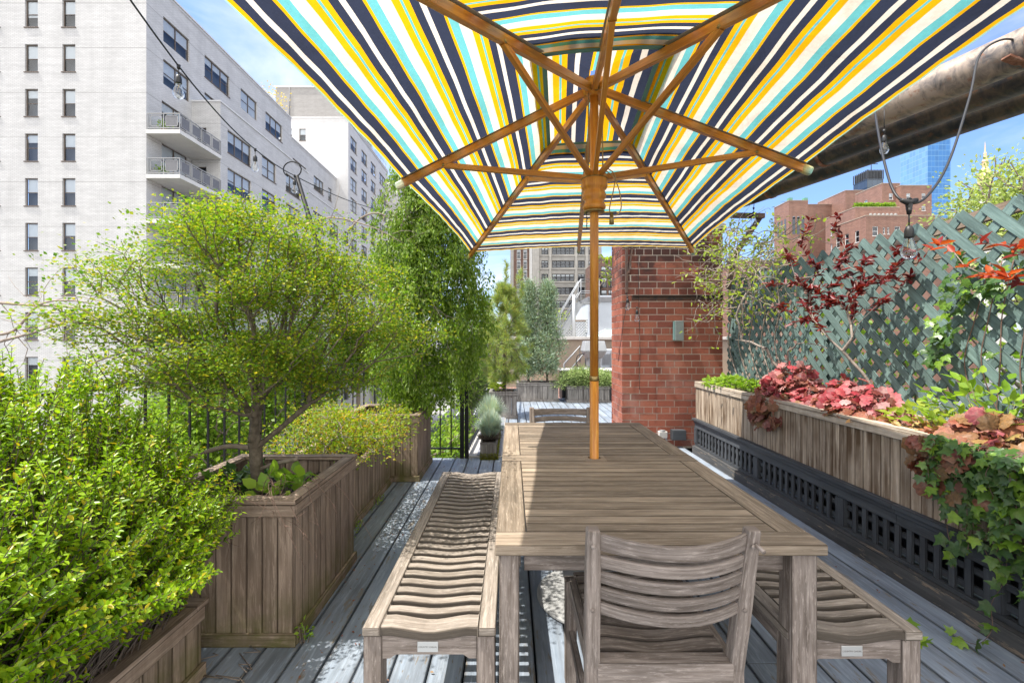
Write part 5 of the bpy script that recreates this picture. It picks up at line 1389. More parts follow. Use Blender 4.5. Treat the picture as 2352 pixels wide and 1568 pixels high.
# roofs and returns
def quad(mb, pts): mb.add(pts, [(0, 1, 2, 3)], [[(p[0]+p[1], p[2]) for p in pts]])
quad(wm, [(-23.6, 48.7, 23), (-62, 48.7, 23), (-62, 48.7, 25), (-23.6, 48.7, 25)])
quad(wm, [(BX, 48.1, 17), (-23.6, 48.1, 17), (-23.6, 48.1, 18.9), (BX, 48.1, 18.9)])
wm.part('wall', M['white_brick'], A); rb.part('room', M['room'], A)
mb = MB()
mb.span(-62, -23.6, 29.4, 48.7, 24.7, 24.8); mb.span(-62, -23.6, 48.71, 61.3, 22.7, 22.8); mb.span(-23.59, BX-.01, 33.61, 48.1, 18.6, 18.7); mb.span(-23.59, BX-.01, 48.11, 61, 16.6, 16.7)
mb.part('roof', M['concrete'], A)
mb = MB(); c = .12
mb.span(-62, -23.54, 29.34, 29.65, 25.0, 25.0+c); mb.span(-23.85, -23.54, 29.651, 48.76, 25.0, 25.0+c); mb.span(-23.85, -23.54, 48.77, 61.3, 23.0, 23+c)
mb.span(-23.59, BX+.06, 33.54, 33.85, 18.9, 18.9+c); mb.span(BX-.25, BX+.06, 33.851, 48.16, 18.9, 18.9+c); mb.span(BX-.25, BX+.06, 48.17, 61, 17.0, 17.0+c)
mb.part('coping', M['coping'], A)
# balconies
for k in range(6):
    zt = 14.92-k*FL
    mb = MB(); mb.span(-23.59, -21.4, 29.35, 33.59, zt-.26, zt); bal = mb.part('balcony', M['slab'], A)
    mb = MB(); ph = zt+1.05
    xs = [-23.5, -22.5, -21.46]; ys = [29.42, 30.45, 31.5, 32.52, 33.55]
    for x in xs: mb.span(x-.025, x+.025, 29.40, 29.45, zt, ph, 2)
    for y in ys[1:]: mb.span(-21.485, -21.435, y-.025, y+.025, zt, ph, 2)
    for z in (zt+.12, ph): mb.span(-23.55, -21.43, 29.395, 29.455, z-.03, z+.03, 0); mb.span(-21.49, -21.43, 29.46, 33.58, z-.03, z+.03, 1)
    for a, b in zip(xs[:-1], xs[1:]):
        for u0, u1, v0, v1 in ((a+.12, b-.12, .22, .26), (a+.12, b-.12, .90, .94), (a+.12, a+.16, .22, .94), (b-.16, b-.12, .22, .94)): mb.span(u0, u1, 29.41, 29.44, zt+v0, zt+v1)
    for a, b in zip(ys[:-1], ys[1:]):
        for u0, u1, v0, v1 in ((a+.12, b-.12, .22, .26), (a+.12, b-.12, .90, .94), (a+.12, a+.16, .261, .899), (b-.16, b-.12, .261, .899)): mb.span(-21.475, -21.445, u0, u1, zt+v0, zt+v1)
    mb.part('railing', M['railmetal'], bal)
    mb = MB()
    a, b = xs[1], xs[2]; mb.span(a+.165, b-.165, 29.415, 29.43, zt+.265, zt+.895)
    for a, b in zip(ys[:-1], ys[1:]): mb.span(-21.47, -21.455, a+.165, b-.165, zt+.265, zt+.895)
    mb.part('screen', M['screen'], bal)
M['terracotta'] = plain('terracotta', (.30, .11, .06), .8); M['bluepot'] = plain('blue_pot', (.03, .10, .22), .5)
for x, zt, m_, lab in ((-22.9, 14.92, 'terracotta', 'terracotta potted plant on the highest balcony'), (-22.95, 14.92-FL, 'bluepot', 'blue potted plant on the second balcony down')):
    t = thing('potted_plant', (x, 30, zt), lab, 'potted plant'); mb = MB(); mb.lathe([(.14, 0), (.2, .3), (.22, .31), (.19, .3), (.0, .28)], (x, 30, zt), 14); mb.part('pot', M[m_], t)
    n = 120; P = np.array([x, 30, zt+.55])+rnd(n, .17); V, F = leaves(tpl(.6, k=4), P, rnd(n), rnd(n), .16); nppart('foliage', V, F, M['lf_green'], t)
t = thing('roof_shrub', (-25, 47, 24.8), 'straggly yellow shrub on the roof edge of the white block', 'shrub'); n = 420
P = np.array([-25.2, 47.2, 26.0])+rnd(n)*np.array([.8, .8, .75]); V, F = leaves(tpl(.6, k=4), P, rnd(n), rnd(n), .24)
M['lf_yel'] = leafm('straw_leaf', [(.52, .40, .12), (.60, .45, .16), (.42, .36, .14)]); nppart('foliage', V, F, M['lf_yel'], t)
mb = MB()
for k in range(12): mb.tube([(-25.2, 47.2, 24.8), tuple(np.array([-25.2, 47.2, 26.0])+rnd(1)[0]*.7)], [.05, .015], 5)
mb.part('stem', M['vinebark'], t)
# second white block
B = thing('apartment_building', (-30, 70, GZ), 'farther white brick block with grey penthouse, behind the stepped roofs', 'building')
wm, rb = MB(), MB()
V1 = Wall((-46, 61.31), '-y'); ops = []
for c_ in (-30.45, -28.6):
    for k in range(3): z0 = 28.15-k*2.8; ops.append((46+c_, 46+c_+.85, z0, z0+1.62))
V1.build(wm, rb, 24, GZ, 31.2, ops)
for o in ops[:2]+ops[3:5]: window(B, V1, *o)
V2 = Wall((-22, 61.31), '+x'); ops = []; sh_ = []
for a, b, n in ((.85, 3.4, 2), (5.4, 8.0, 2), (9.8, 12.4, 2), (14.4, 18.9, 4)):
    for k in range(13): z1_ = 29.3-k*2.8; ops.append((a, b, z1_-1.8, z1_)); sh_.append(n)
V2.build(wm, rb, 19.7, GZ, 31.2, ops)
for o, n in zip(ops, sh_):
    if o[3] > 4: window(B, V2, *o, sashes=n)
V3 = Wall((-30, 81), '-y'); V3.build(wm, None, 10.0, GZ, 29.6, [])
V4 = Wall((-20, 81), '+x'); ops = []; sh_ = []
for a, b, n in ((3, 5.6, 2), (8, 9, 1), (13, 15.6, 2), (18, 20, 2)):
    for k in range(9): z1_ = 27.0-k*2.8; ops.append((a, b, z1_-1.8, z1_)); sh_.append(n)
V4.build(wm, rb, 26, GZ, 29.6, ops)
for o, n in zip(ops, sh_):
    if o[3] > 14: window(B, V4, *o, sashes=n)
wm.part('wall', M['white_brick_far'], B); rb.part('room', M['room'], B)
mb = MB(); mb.span(-46, -22, 61.33, 81, 30.8, 30.9); mb.span(-46, -20, 81.01, 107, 29.2, 29.3); mb.part('roof', M['concrete'], B)
mb = MB(); mb.span(-46, -21.94, 61.25, 61.55, 31.2, 31.35); mb.span(-22.25, -21.94, 61.551, 81, 31.2, 31.35); mb.part('coping', M['coping'], B)
mb = MB()
for y in np.arange(62, 81, 1.5): mb.span(-22.2, -22.16, y, y+.04, 31.35, 32.3)
mb.span(-22.2, -22.16, 61.6, 81, 32.28, 32.33); mb.span(-22, -20.1, 81.3, 81.35, 30.6, 30.65)
for x in np.arange(-22, -20, .6): mb.span(x, x+.04, 81.3, 81.34, 29.6, 30.6)
mb.part('roof_railing', M['whitemetal'], B)
pw, _ = MB(), None; P1 = Wall((-34.2, 66), '-y'); P1.build(pw, None, 9.6, 30.9, 37.9, []); P2 = Wall((-24.6, 66), '+x'); P2.build(pw, None, 14, 30.9, 37.9, [])
pent = pw.part('penthouse', M['grey_brick'], B)
mb = MB(); mb.span(-34.3, -24.5, 65.9, 66.2, 37.9, 38.1); mb.span(-24.7, -24.5, 66.201, 80, 37.9, 38.1); mb.span(-34.2, -24.71, 66.21, 80, 37.7, 37.8); mb.part('coping', M['coping'], pent)
mb = MB(); mb.tube([(-32.2, 65.95, 31.3), (-32.2, 65.95, 37.9)], .07, 6); mb.part('drain_pipe', M['screen'], pent)
mb = MB(); mb.lathe([(1.5, 0), (1.5, .5), (1.3, 1.0), (.8, 1.35), (0, 1.5)], (-28.4, 68, 38.1), 20); mb.part('vent_dome', M['bluepot'], pent)
# ---------------------------------------------------------------- ahead, down the street
M['limestone'] = brickm('limestone', (.41, .395, .36), (.37, .355, .325), (.31, .295, .27), 1.2, .6, .02, 0, .14, .85, 0)
M['brown_brick'] = brickm('brown_brick', (.17, .085, .06), (.12, .06, .045), (.22, .17, .14), .3, .1, .012, 0, .2)
M['pink_brick'] = brickm('pinkish_brick', (.27, .135, .095), (.21, .10, .072), (.32, .24, .19), .5, .16, .016, 0, .18)
M['darkframe'] = plain('dark_window_frame', (.03, .03, .033), .5)
M['whiteframe'] = plain('white_window_frame', (.7, .7, .68), .5)
D = thing('loft_building', (17, 130, GZ), 'tall pale stone loft building with rows of dark grouped windows under the canopy edge', 'building')
wm, rb = MB(), MB(); yD = 130.0; x0 = (1222-CX)/FPX*yD; X = lambda px: (px-CX)/FPX*yD
Wd = Wall((x0, yD), '-y'); ops = []; sh_ = []; Wt = X(1382)-x0
for k in range(-3, 8):
    z1_ = H+(780-598.5)/FPX*yD-k*3.8
    for a, b, n in ((1243.6, 1259, 2), (1268, 1319, 5), (1327.5, 1343, 2), (1352, 1372, 2)): ops.append((X(a)-x0, X(b)-x0, z1_-2.05, z1_)); sh_.append(n)
Wd.build(wm, rb, Wt, GZ, 46, ops, .35)
wl_ = Wall((x0, 150), '-x'); wl_.build(wm, None, 20, GZ, 46, [])
wm.part('wall', M['limestone'], D); rb.part('room', M['room'], D)
for o, n in zip(ops, sh_):
    if 2 < o[3] < 36: window(D, Wd, *o, sashes=n, dep=.25, fr='darkframe', sill=False, blind=R.choice((0, .2, .3)), f=.16)
mb = MB()
for a, b in ((1224, 1238), (1261.5, 1266), (1321, 1325.5), (1345, 1350)): mb.span(X(a), X(b), yD-.55, yD-.01, GZ, 45, 2)
for k in range(-3, 8):
    z = H+(780-598.5)/FPX*yD-k*3.8-2.3; mb.span(X(1240), X(1374), yD-.25, yD-.005, z-.25, z)
mb.part('pilaster', M['limestone'], D)
M['tancoping'] = plain('tan_coping', (.36, .28, .22), .85, nz=.2, nsc=1)
def block(name, label, x0, x1, y0, y1, z1, mat, wins=(), cat='building', frame='whiteframe', lf=(), coping=None, z0=GZ, dep=.15, blind=None, f=.08, sill=True):
    "box building: -y face with windows (px-free, metres from x0), -x face with windows from its far end"
    t = thing(name, ((x0+x1)/2, (y0+y1)/2, z0), label, cat)
    wm, rb = MB(), MB()
    a = Wall((x0, y0), '-y'); a.build(wm, rb, x1-x0, z0, z1, [w[:4] for w in wins], dep)
    b = Wall((x0, y1), '-x'); b.build(wm, rb, y1-y0, z0, z1, [w[:4] for w in lf], dep)
    c = Wall((x1, y0), '+x'); c.build(wm, None, y1-y0, z0, z1, []); d = Wall((x1, y1), '+y'); d.build(wm, None, x1-x0, z0, z1, [])
    wm.part('wall', M[mat], t)
    if rb.v: rb.part('room', M['room'], t)
    for wl__, ws in ((a, wins), (b, lf)):
        for w in ws: window(t, wl__, *w[:4], sashes=(w[4] if len(w) > 4 else 1), dep=.08, fr=frame, blind=blind, f=f, sill=sill)
    mb = MB(); mb.span(x0+.05, x1-.05, y0+.05, y1-.05, z1-.3, z1-.2); mb.part('roof', M['concrete'], t)
    mb = MB(); mb.span(x0-.06, x1+.06, y0-.06, y0+.25, z1, z1+.14); mb.span(x0-.06, x0+.25, y0+.251, y1, z1, z1+.14); mb.part('coping', M[coping or 'tancoping'], t)
    return t
X2 = lambda px, d: (px-CX)/FPX*d
Z2 = lambda py, d: H-(py-CY)/FPX*d
d = 150.
w = [(X2(a, d)-X2(1180, d), X2(a, d)-X2(1180, d)+1.25, Z2(y, d)-(3.0 if s else 1.4), Z2(y, d), 1) for y in np.arange(505, 760, 23.0) for a, s in ((1187, 1), (1202, 1), (1217.5, 0))]
w = [q for q in w if q[2] > -5]
block('brick_building', 'dark red brick apartment house left of the pale loft building', X2(1180, d), X2(1226, d), d, d+20, 42, 'brown_brick', w, frame='whiteframe', blind=.2, f=.12)
mbq = thing('light_wall', (X2(1173, 149.), 155, GZ), 'narrow pale side wall at the left of the dark brick house', 'building')
mb = MB(); mb.span(X2(1172, d), X2(1180, d)-.02, d+.2, d+18, GZ, 41.5); mb.part('wall', M['limestone'], mbq); mb = MB(); mb.span(X2(1172, d)-.1, X2(1180, d)-.01, d+.1, d+18.1, 41.5, 41.8); mb.part('coping', M['coping'], mbq)
d = 105.
w = [(X2(a, d)-X2(1374, d), X2(a, d)-X2(1374, d)+1.3, Z2(y, d)-2.2, Z2(y, d), 1) for y in (612, 638, 666, 694) for a in (1381, 1397.5, 1402)]
fb = block('brick_building', 'brown brick building with black fire escape between pole and chimney', X2(1374, d), X2(1440, d), d, d+18, Z2(592, d), 'brown_brick', w, frame='darkframe', blind=.3, f=.1)
mb = MB()
for y in (632, 660, 688):
    z = Z2(y, d); mb.span(X2(1374, d)+.2, X2(1383, d), d-1.3, d-.02, z-.08, z); mb.span(X2(1374, d)+.2, X2(1383, d), d-1.3, d-1.25, z+.9, z+.96)
    for k in range(6): x = X2(1374, d)+.2+k*.16; mb.span(x, x+.03, d-1.29, d-1.26, z, z+.9)
    mb.bar((X2(1376, d), d-.7, z), (X2(1381, d), d-.7, z-2.7), .3, .06, (0, 1, 0))
mb.part('fire_escape', M['blackmetal'], fb)
# ---------------------------------------------------------------- right skyline
d = 82.; x0, x1, z1 = X2(1812, d), X2(1856, d), Z2(459, d)
arch = [(.55+k*.95, .55+k*.95+.55, z1-5.6, z1-2.9) for k in range(3)]
tw_ = block('brick_tower', 'small brick tower with three tall arched openings and a green tile roof', x0, x1, d, d+4.6, z1-.2, 'pink_brick', [], lf=[])
mb = MB()
for k in range(3):
    xa = x0+.62+k*.82; mb.span(xa, xa+.5, d-.03, d-.005, z1-6.2, z1-3.2); mb.tube([(xa+.25, d-.03, z1-3.2), (xa+.25, d-.006, z1-3.2)], .25, 16)
for k in range(3): ya = d+.8+k*1.1; mb.span(x0-.03, x0-.005, ya, ya+.55, z1-6.2, z1-3.2)
mb.part('arched_opening', M['room'], tw_)
M['greentile'] = plain('green_roof_tile', (.12, .30, .20), .6)
mb = MB(); mb.add([(x0+.8, d+.3, z1-.1), (x1-.7, d+.3, z1-.1), (x1-.7, d+4.2, z1+.9), (x0+.8, d+4.2, z1+.9)], [(0, 1, 2, 3)]); mb.span(x0, x0+.7, d, d+.7, z1-.01, z1+.4); mb.span(x1-.7, x1, d, d+.7, z1-.01, z1+.4); mb.part('tile_roof', M['greentile'], tw_)
def pw_(x0, d, lst): return [(X2(a, d)-x0, X2(b, d)-x0, Z2(y1_, d), Z2(y0_, d), 1) for a, b, y0_, y1_ in lst]
d = 112.; x0 = 73.4*1.12/1.0
def bk(label, pl_, pr_, top, d, depth, mat='pink_brick', wins=(), lf=(), **k):
    x0 = X2(pl_, d); return block('brick_building', label, x0, X2(pr_, d), d, d+depth, Z2(top, d), mat, pw_(x0, d, wins), lf=lf, **k)
bk('long brick block stepping back at the left of the skyline group', 1942, 1990, 438, 104., 9.5, lf=[(1.2, 2.2, 27.6, 29.4), (5.0, 6.0, 27.6, 29.4), (1.2, 2.2, 23.4, 25.2), (5.0, 6.0, 23.4, 25.2)])
bk('tallest brick block in the middle of the skyline group', 2026, 2067, 422, 90., 7.0, wins=[(2042, 2051, 444, 458), (2042, 2051, 472, 484)], lf=[(2.4, 3.3, 28.2, 30.2), (2.4, 3.3, 23.5, 25.5)])
bk('brick block with battlemented parapet right of the tallest one', 2068, 2140, 427, 89., 9.0, wins=[(2082, 2091, 444, 457), (2117, 2126, 444, 456), (2117, 2126, 473, 484)])
o = bk('terraced brick block with a row of small arches and a roof hedge', 1964, 2066, 477, 85., 8.0, wins=[(1985, 1994, 495, 506)], lf=[(1.5, 2.4, 22.2, 24), (4.5, 5.4, 22.2, 24), (1.5, 2.4, 18.6, 20.4), (4.5, 5.4, 18.6, 20.4)])
mb = MB()
for k in range(7):
    xa = X2(2000+k*9.5, 85.); mb.tube([(xa, 84.98, Z2(494, 85.)), (xa, 84.995, Z2(494, 85.))], .34, 14)
mb.part('arch_panel', M['grey_brick'], o)
hd_ = thing('roof_hedge', (68, 86, Z2(477, 85.)), 'green hedge along the brick roof terrace', 'hedge'); n = 900
P = np.stack([NR.uniform(X2(1970, 85.), X2(2062, 85.), n), 85.4+NR.random(n)*.6, Z2(477, 85.)+.2+NR.random(n)*.8], 1); V, F = leaves(tpl(.7, k=4), P, rnd(n), rnd(n), .4); nppart('foliage', V, F, M['lf_street'], hd_)
bk('low brick block with paired bright windows, lowest of the skyline group', 1989, 2148, 496, 76., 8.0, wins=[(2004, 2017, 520, 542), (2028, 2033, 522, 538), (2038, 2043, 522, 538), (2055, 2068, 520, 535), (2090, 2102, 520, 540)], lf=[(1.0, 1.9, 18, 20), (3.2, 4.1, 18, 20), (5.6, 6.5, 18, 20)], blind=0)
bk('broad low brick block on the right behind the lattice', 2070, 2260, 503, 80.5, 8.0, wins=[(2155, 2163, 515, 527)])
bk('long pink brick building running behind the tangled vine', 1700, 1850, 600, 60., 26.0, wins=[(1715+k*28, 1725+k*28, 612, 630) for k in range(5)], lf=[(2+4*k, 3.1+4*k, 4+3.1*j, 5.8+3.1*j) for k in range(5) for j in range(2)])
# roof of that complex between
bk('pinkish brick wing left of the long block in the skyline', 1850, 1990, 470, 108.5, 12.0, lf=[(2, 3, 27, 29), (6, 7, 27, 29), (2, 3, 22, 24), (6, 7, 22, 24), (9.5, 10.5, 27, 29)])
# dark glass tower
def curtain(name, base, line, sx, sy, metal=.3, base2=None):
    t = NT(name); uv = t.uv(); sp = t.n('SeparateXYZ', i0=uv)
    fx = t.math('LESS_THAN', t.math('FRACT', t.math('DIVIDE', sp.outputs[0], sx)), .06); fy = t.math('LESS_THAN', t.math('FRACT', t.math('DIVIDE', sp.outputs[1], sy)), .09)
    cell = t.n('TexWhiteNoise', {'noise_dimensions': '2D'}); fl = t.n('VectorMath', {'operation': 'FLOOR'}); dv = t.n('VectorMath', {'operation': 'DIVIDE'}); t.set(dv.inputs[0], uv); t.set(dv.inputs[1], (sx, sy, 1)); t.set(fl.inputs[0], dv.outputs[0]); t.set(cell.inputs['Vector'], fl.outputs[0])
    col = t.mix(t.math('MULTIPLY', cell.outputs[0], .5), base, base2 or tuple(c*1.5 for c in base))
    f = t.math('MAXIMUM', fx, fy)
    return t.done(t.bsdf(t.mix(f, col, line), .12, None, metal, .8))
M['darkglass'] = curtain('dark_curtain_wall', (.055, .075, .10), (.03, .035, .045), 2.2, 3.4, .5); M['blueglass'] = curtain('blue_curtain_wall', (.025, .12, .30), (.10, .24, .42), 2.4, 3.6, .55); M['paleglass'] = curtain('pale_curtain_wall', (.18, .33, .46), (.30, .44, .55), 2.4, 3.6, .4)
d = 200.; t = thing('glass_tower', (160, 203, GZ), 'dark grey glass tower with a louvred crown behind the brick blocks', 'tower'); x0 = X2(1991.6, d); x1 = X2(2029, d); z1 = Z2(390, d)
mb = MB(); Wall((x0, d), '-y').build(mb, None, x1-x0, GZ, z1-4, []); Wall((x0, d+8), '-x').build(mb, None, 8, GZ, z1-4, []); Wall((x1, d), '+x').build(mb, None, 8, GZ, z1-4, []); mb.part('curtain_wall', M['darkglass'], t)
mb = MB(); mb.span(x0+.3, x1-.3, d+.3, d+7.7, z1-4, z1-.3)
for k in range(12): x = x0+(x1-x0)*k/11; mb.span(x-.15, x+.15, d-.1, d+.2, z1-4, z1)
for k in range(9): y = d+8*k/8; mb.span(x0-.1, x0+.2, y-.15, y+.15, z1-4, z1+.01)
mb.part('louvre', M['darkpaint'], t); mb = MB(); mb.tube([(x0+5, d+4, z1), (x0+5, d+4, z1+5)], .15, 5); mb.span(x0+3, x0+8, d+4, d+4.2, z1+4, z1+4.25); mb.part('antenna', M['blackmetal'], t)
d = 300.; t = thing('glass_tower', (281, 310, GZ), 'tall bright blue glass skyscraper rising past the rusty pipes', 'tower'); xm = X2(2130.6, d); x1 = X2(2183, d); z1 = 145
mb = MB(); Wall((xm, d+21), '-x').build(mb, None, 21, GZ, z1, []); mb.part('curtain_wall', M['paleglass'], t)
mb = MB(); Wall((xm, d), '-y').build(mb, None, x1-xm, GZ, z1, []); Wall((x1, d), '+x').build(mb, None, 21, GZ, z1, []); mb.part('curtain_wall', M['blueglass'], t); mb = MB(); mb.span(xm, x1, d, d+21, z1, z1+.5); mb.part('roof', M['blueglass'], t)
# gold domed tower
d = 350.; xx = X2(2262.5, d); zt = Z2(324, d); t = thing('domed_tower', (xx, d, GZ), 'white stone tower topped by a small gold dome and spire', 'tower')
M['goldstone'] = plain('gilded_stone', (.62, .45, .22), .5, .3); M['whitestone'] = plain('white_stone', (.66, .64, .60), .85, nz=.15)
mb = MB(); mb.lathe([(4.6, -36), (4.6, -32), (4.2, -31.4), (4.2, -27), (3.3, -24), (2.2, -21.5), (1.7, -20.5), (1.7, -16.5), (2.1, -16), (1.2, -14), (.9, -11), (1.0, -10), (.5, -8), (.25, -3), (0, 0)], (xx, d, zt), 16, False); mb.part('dome', M['goldstone'], t)
mb = MB(); mb.span(xx-8, xx+8, d-8, d+8, GZ, zt-70); mb.add([(xx-8, d-8, zt-70), (xx+8, d-8, zt-70), (xx+8, d+8, zt-70), (xx-8, d+8, zt-70), (xx, d, zt-33)], [(0, 1, 4), (1, 2, 4), (2, 3, 4), (3, 0, 4)]); mb.part('shaft', M['whitestone'], t)
# ------------------------------------------------------------------ rooftops straight ahead, neighbours, street
M['stucco'] = plain('weathered_stucco', (.33, .265, .19), .9, nz=0, nsc=.9, col2=(.17, .15, .13), bmp=.2)
M['paleroofwall'] = plain('white_painted_wall', (.40, .43, .47), .8, nz=.12, nsc=1.5)
pr = thing('roof_parapet', (1.7, 10.9, 0), 'black membrane covered parapet with pale edge behind the back planters', 'parapet')
mb = MB(); mb.span(1.18, 3.4, 10.62, 11.3, -.06, .62); mb.part('membrane', M['blackroof'], pr, .02); mb = MB(); mb.span(1.15, 3.43, 10.58, 11.34, .621, .655); mb.part('edge_flashing', M['concrete'], pr, .006)
nb = thing('rowhouse', (4, 20, GZ), 'neighbouring rowhouse with stained stucco back wall and flat roof', 'building')
mb = MB(); mb.span(-.35, 9, 15.5, 31, GZ, 1.36); mb.part('wall', M['stucco'], nb); mb = MB(); mb.span(-.45, 9.1, 15.4, 31, 1.361, 1.46); mb.part('roof_edge', M['concrete'], nb, .01)
mb = MB(); mb.span(2.25, 2.75, 15.46, 15.498, .02, .42); mb.part('vent', M['blind'], nb, .01)
lo = thing('low_roof', (3, 13, -1), 'low rubble strewn brick roof between the parapet and the stucco wall', 'roof'); lo['kind'] = 'structure'
mb = MB(); mb.span(-.5, 9, 11.35, 15.49, -1.2, -.25); mb.part('brick_edge', M['redbrick_far'], lo)
bh_ = thing('roof_bulkhead', (5.8, 22, 1.46), 'white painted stair bulkhead with grey trim on the neighbouring roof', 'bulkhead')
d = 20.; mb = MB(); mb.span(X2(1352, d), X2(1440, d), d, d+4, 1.461, Z2(693, d)); mb.part('wall', M['paleroofwall'], bh_); mb = MB(); mb.span(X2(1349, d), X2(1443, d), d-.1, d+4.1, Z2(693, d)+.001, Z2(682, d)); mb.part('roof_band', M['screen'], bh_, .02); mb = MB(); mb.span(X2(1372, d), X2(1443, d), d+.5, d+4.2, Z2(682, d)+.001, Z2(676, d)); mb.part('upper_edge', M['paleroofwall'], bh_, .02)
mb = MB()
for k in range(9): z = 1.7+k*.07; mb.span(X2(1352, d)-.04, X2(1352, d)-.003, d+.25, d+.75, z, z+.035)
mb.part('louvre', M['blind'], bh_)
# steep steel stair
ss = thing('roof_stair', (4.0, 19, 1.46), 'steep grey metal stair with handrails climbing beside the white bulkhead', 'stair')
p0, p1 = at(1287, 775, 18.6), at(1334, 695, 18.6); mb = MB()
for dy in (0, .7): o = np.array([0, dy, 0]); mb.bar(p0+o, p1+o, .05, .22)
for k in range(10): q = p0+(p1-p0)*(k+.5)/10; mb.box((q[0], q[1]+.35, q[2]), (.22, .64, .03))
mb.part('flight', M['greymetal'], ss); mb = MB()
for dy in (-.03, .73):
    o = np.array([0, dy, .0]); up = np.array([0, 0, .95]); e = p1+np.array([.75, 0, 0])
    mb.tube([p0+o, p0+o+up, p1+o+up, e+o+up, e+o], .025, 6); mb.tube([p0+o+up*.5, p1+o+up*.5, e+o+up*.5], .02, 6); mb.tube([p1+o, p1+o+up], .022, 6)
mb.part('handrail', M['greymetal'], ss); mb = MB(); e = p1+np.array([.4, .35, 0]); mb.box(tuple(e), (.85, .75, .05)); mb.part('landing', M['greymetal'], ss); mb = MB(); q = at(1318, 770, 18.5); mb.tube([(q[0], q[1], 1.46), (q[0], q[1], 3.2)], .06, 8); mb.part('post', M['whitemetal'], ss)
wl2 = thing('white_lattice', (3.6, 20.5, 1.46), 'white diagonal lattice screen behind the metal stair', 'lattice screen')
mb = MB(); xa, xb, za_, zb_ = X2(1280, 20.5), X2(1345, 20.5), 1.47, Z2(738, 20.5)
for sg in (1, -1):
    for k in np.arange(xa-1, xb+1, .13):
        lo_, hi_ = za_, zb_
        if sg > 0: lo_ = max(lo_, za_+(xa-k)); hi_ = min(hi_, za_+(xb-k))
        else: lo_ = max(lo_, za_+(k-xb)); hi_ = min(hi_, za_+(k-xa))
        if hi_-lo_ > .03: mb.bar((k+sg*(lo_-za_), 20.5+sg*.012, lo_), (k+sg*(hi_-za_), 20.5+sg*.012, hi_), .02, .045, (-sg, 0, 1))
mb.part('slat', M['whitemetal'], wl2); mb = MB(); mb.span(xa, xb, 20.45, 20.56, zb_, zb_+.07); mb.part('frame', M['cedar'], wl2)
# exhaust hood on a duct, condenser, skylight, hand rail
M['hoodgrey'] = plain('hood_grey', (.33, .34, .35), .5, .2, nz=.15, nsc=6)
ef_ = thing('exhaust_fan', (2.2, 12.6, 0), 'grey square hooded roof exhaust fan on a duct, behind the umbrella pole', 'exhaust fan')
d = 12.5; q = at(1363, 850, d); hw = .33; mb = MB()
zt_, zm, zb_ = Z2(783, d), Z2(806, d), Z2(822, d)
def frus(mb, c, a, z0, b, z1):
    vs = [(c[0]+sx*a, c[1]+sy*a, z0) for sx, sy in ((-1, -1), (1, -1), (1, 1), (-1, 1))]+[(c[0]+sx*b, c[1]+sy*b, z1) for sx, sy in ((-1, -1), (1, -1), (1, 1), (-1, 1))]
    mb.add(vs, [(0, 1, 5, 4), (1, 2, 6, 5), (2, 3, 7, 6), (3, 0, 4, 7), (3, 2, 1, 0), (4, 5, 6, 7)])
frus(mb, q, .315, zm, .26, zt_); frus(mb, q, .20, zb_, .31, zm-.001); mb.part('hood', M['hoodgrey'], ef_, .015)
mb = MB(); frus(mb, q, .17, .1, .17, zb_-.001); mb.part('duct', M['greymetal'], ef_, .01); mb = MB(); mb.span(q[0]-.35, q[0]+.35, q[1]-.35, q[1]+.35, -.24, .1); mb.part('curb', M['blackroof'], ef_, .02)
mb = MB(); mb.tube(spline([q+np.array([-.27, -.1, .45]), q+np.array([-.45, -.1, .40]), q+np.array([-.46, -.1, .15]), q+np.array([-.2, -.1, -.02])]), .012, 6); mb.part('cable', M['rubber'], ef_)
ac = thing('air_conditioner', (3.0, 13.8, 0), 'white and grey condenser cabinet beside the exhaust fan', 'air conditioner')
d = 13.6; mb = MB(); mb.span(X2(1377, d), X2(1440, d), d, d+.8, Z2(845, d), Z2(802, d)); mb.part('cabinet', M['paleroofwall'], ac, .02); mb = MB()
for k in range(8): x = X2(1382, d)+k*.04; mb.span(x, x+.015, d-.02, d-.001, Z2(838, d), Z2(812, d))
mb.part('louvre', M['screen'], ac); mb = MB(); mb.span(X2(1402, d), X2(1438, d), d-.03, d-.001, Z2(842, d), Z2(805, d)); mb.part('side_panel', M['greymetal'], ac, .01); mb = MB(); mb.span(X2(1360, d), X2(1460, d), d-.3, d+.9, -.24, Z2(847, d)); mb.part('base', M['blackroof'], ac, .02)
sk = thing('skylight', (4.2, 16.5, 1.46), 'small glass pyramid skylight with white frame left of the chimney', 'skylight'); d = 16.6
mb = MB(); c = at(1404, 776, d); fr = [(c[0]+a*.75, c[1]+b*.6, 1.47) for a, b in ((-1, -1), (1, -1), (1, 1), (-1, 1))]; ap = [(c[0]-.2, c[1], Z2(756, d)), (c[0]+.2, c[1], Z2(756, d))]
for a, b in ((fr[0], fr[1]), (fr[1], fr[2]), (fr[2], fr[3]), (fr[3], fr[0]), (fr[0], ap[0]), (fr[3], ap[0]), (fr[1], ap[1]), (fr[2], ap[1]), (ap[0], ap[1])): mb.bar(a, b, .04, .04)
mb.part('frame', M['whitemetal'], sk); mb = MB(); mb.add(fr+ap, [(0, 1, 5, 4), (1, 2, 5), (2, 3, 4, 5), (3, 0, 4)]); M['greenglass'] = plain('green_glass', (.35, .48, .44), .15, .0, .8); mb.part('glass', M['greenglass'], sk)
hr = thing('roof_handrail', (1.9, 14, 0), 'grey pipe handrail slanting down in front of the stucco wall', 'handrail'); mb = MB(); d = 14.5
for a, b in (((1268, 835), (1322, 795)), ((1283, 848), (1335, 806))):
    a_, b_ = at(a[0]+28, a[1], d), at(b[0]+10, b[1], d); mb.tube([a_-np.array([0, 0, .9]), a_, b_, b_-np.array([0, 0, .5])], .03, 6)
mb.part('rail', M['greymetal'], hr)
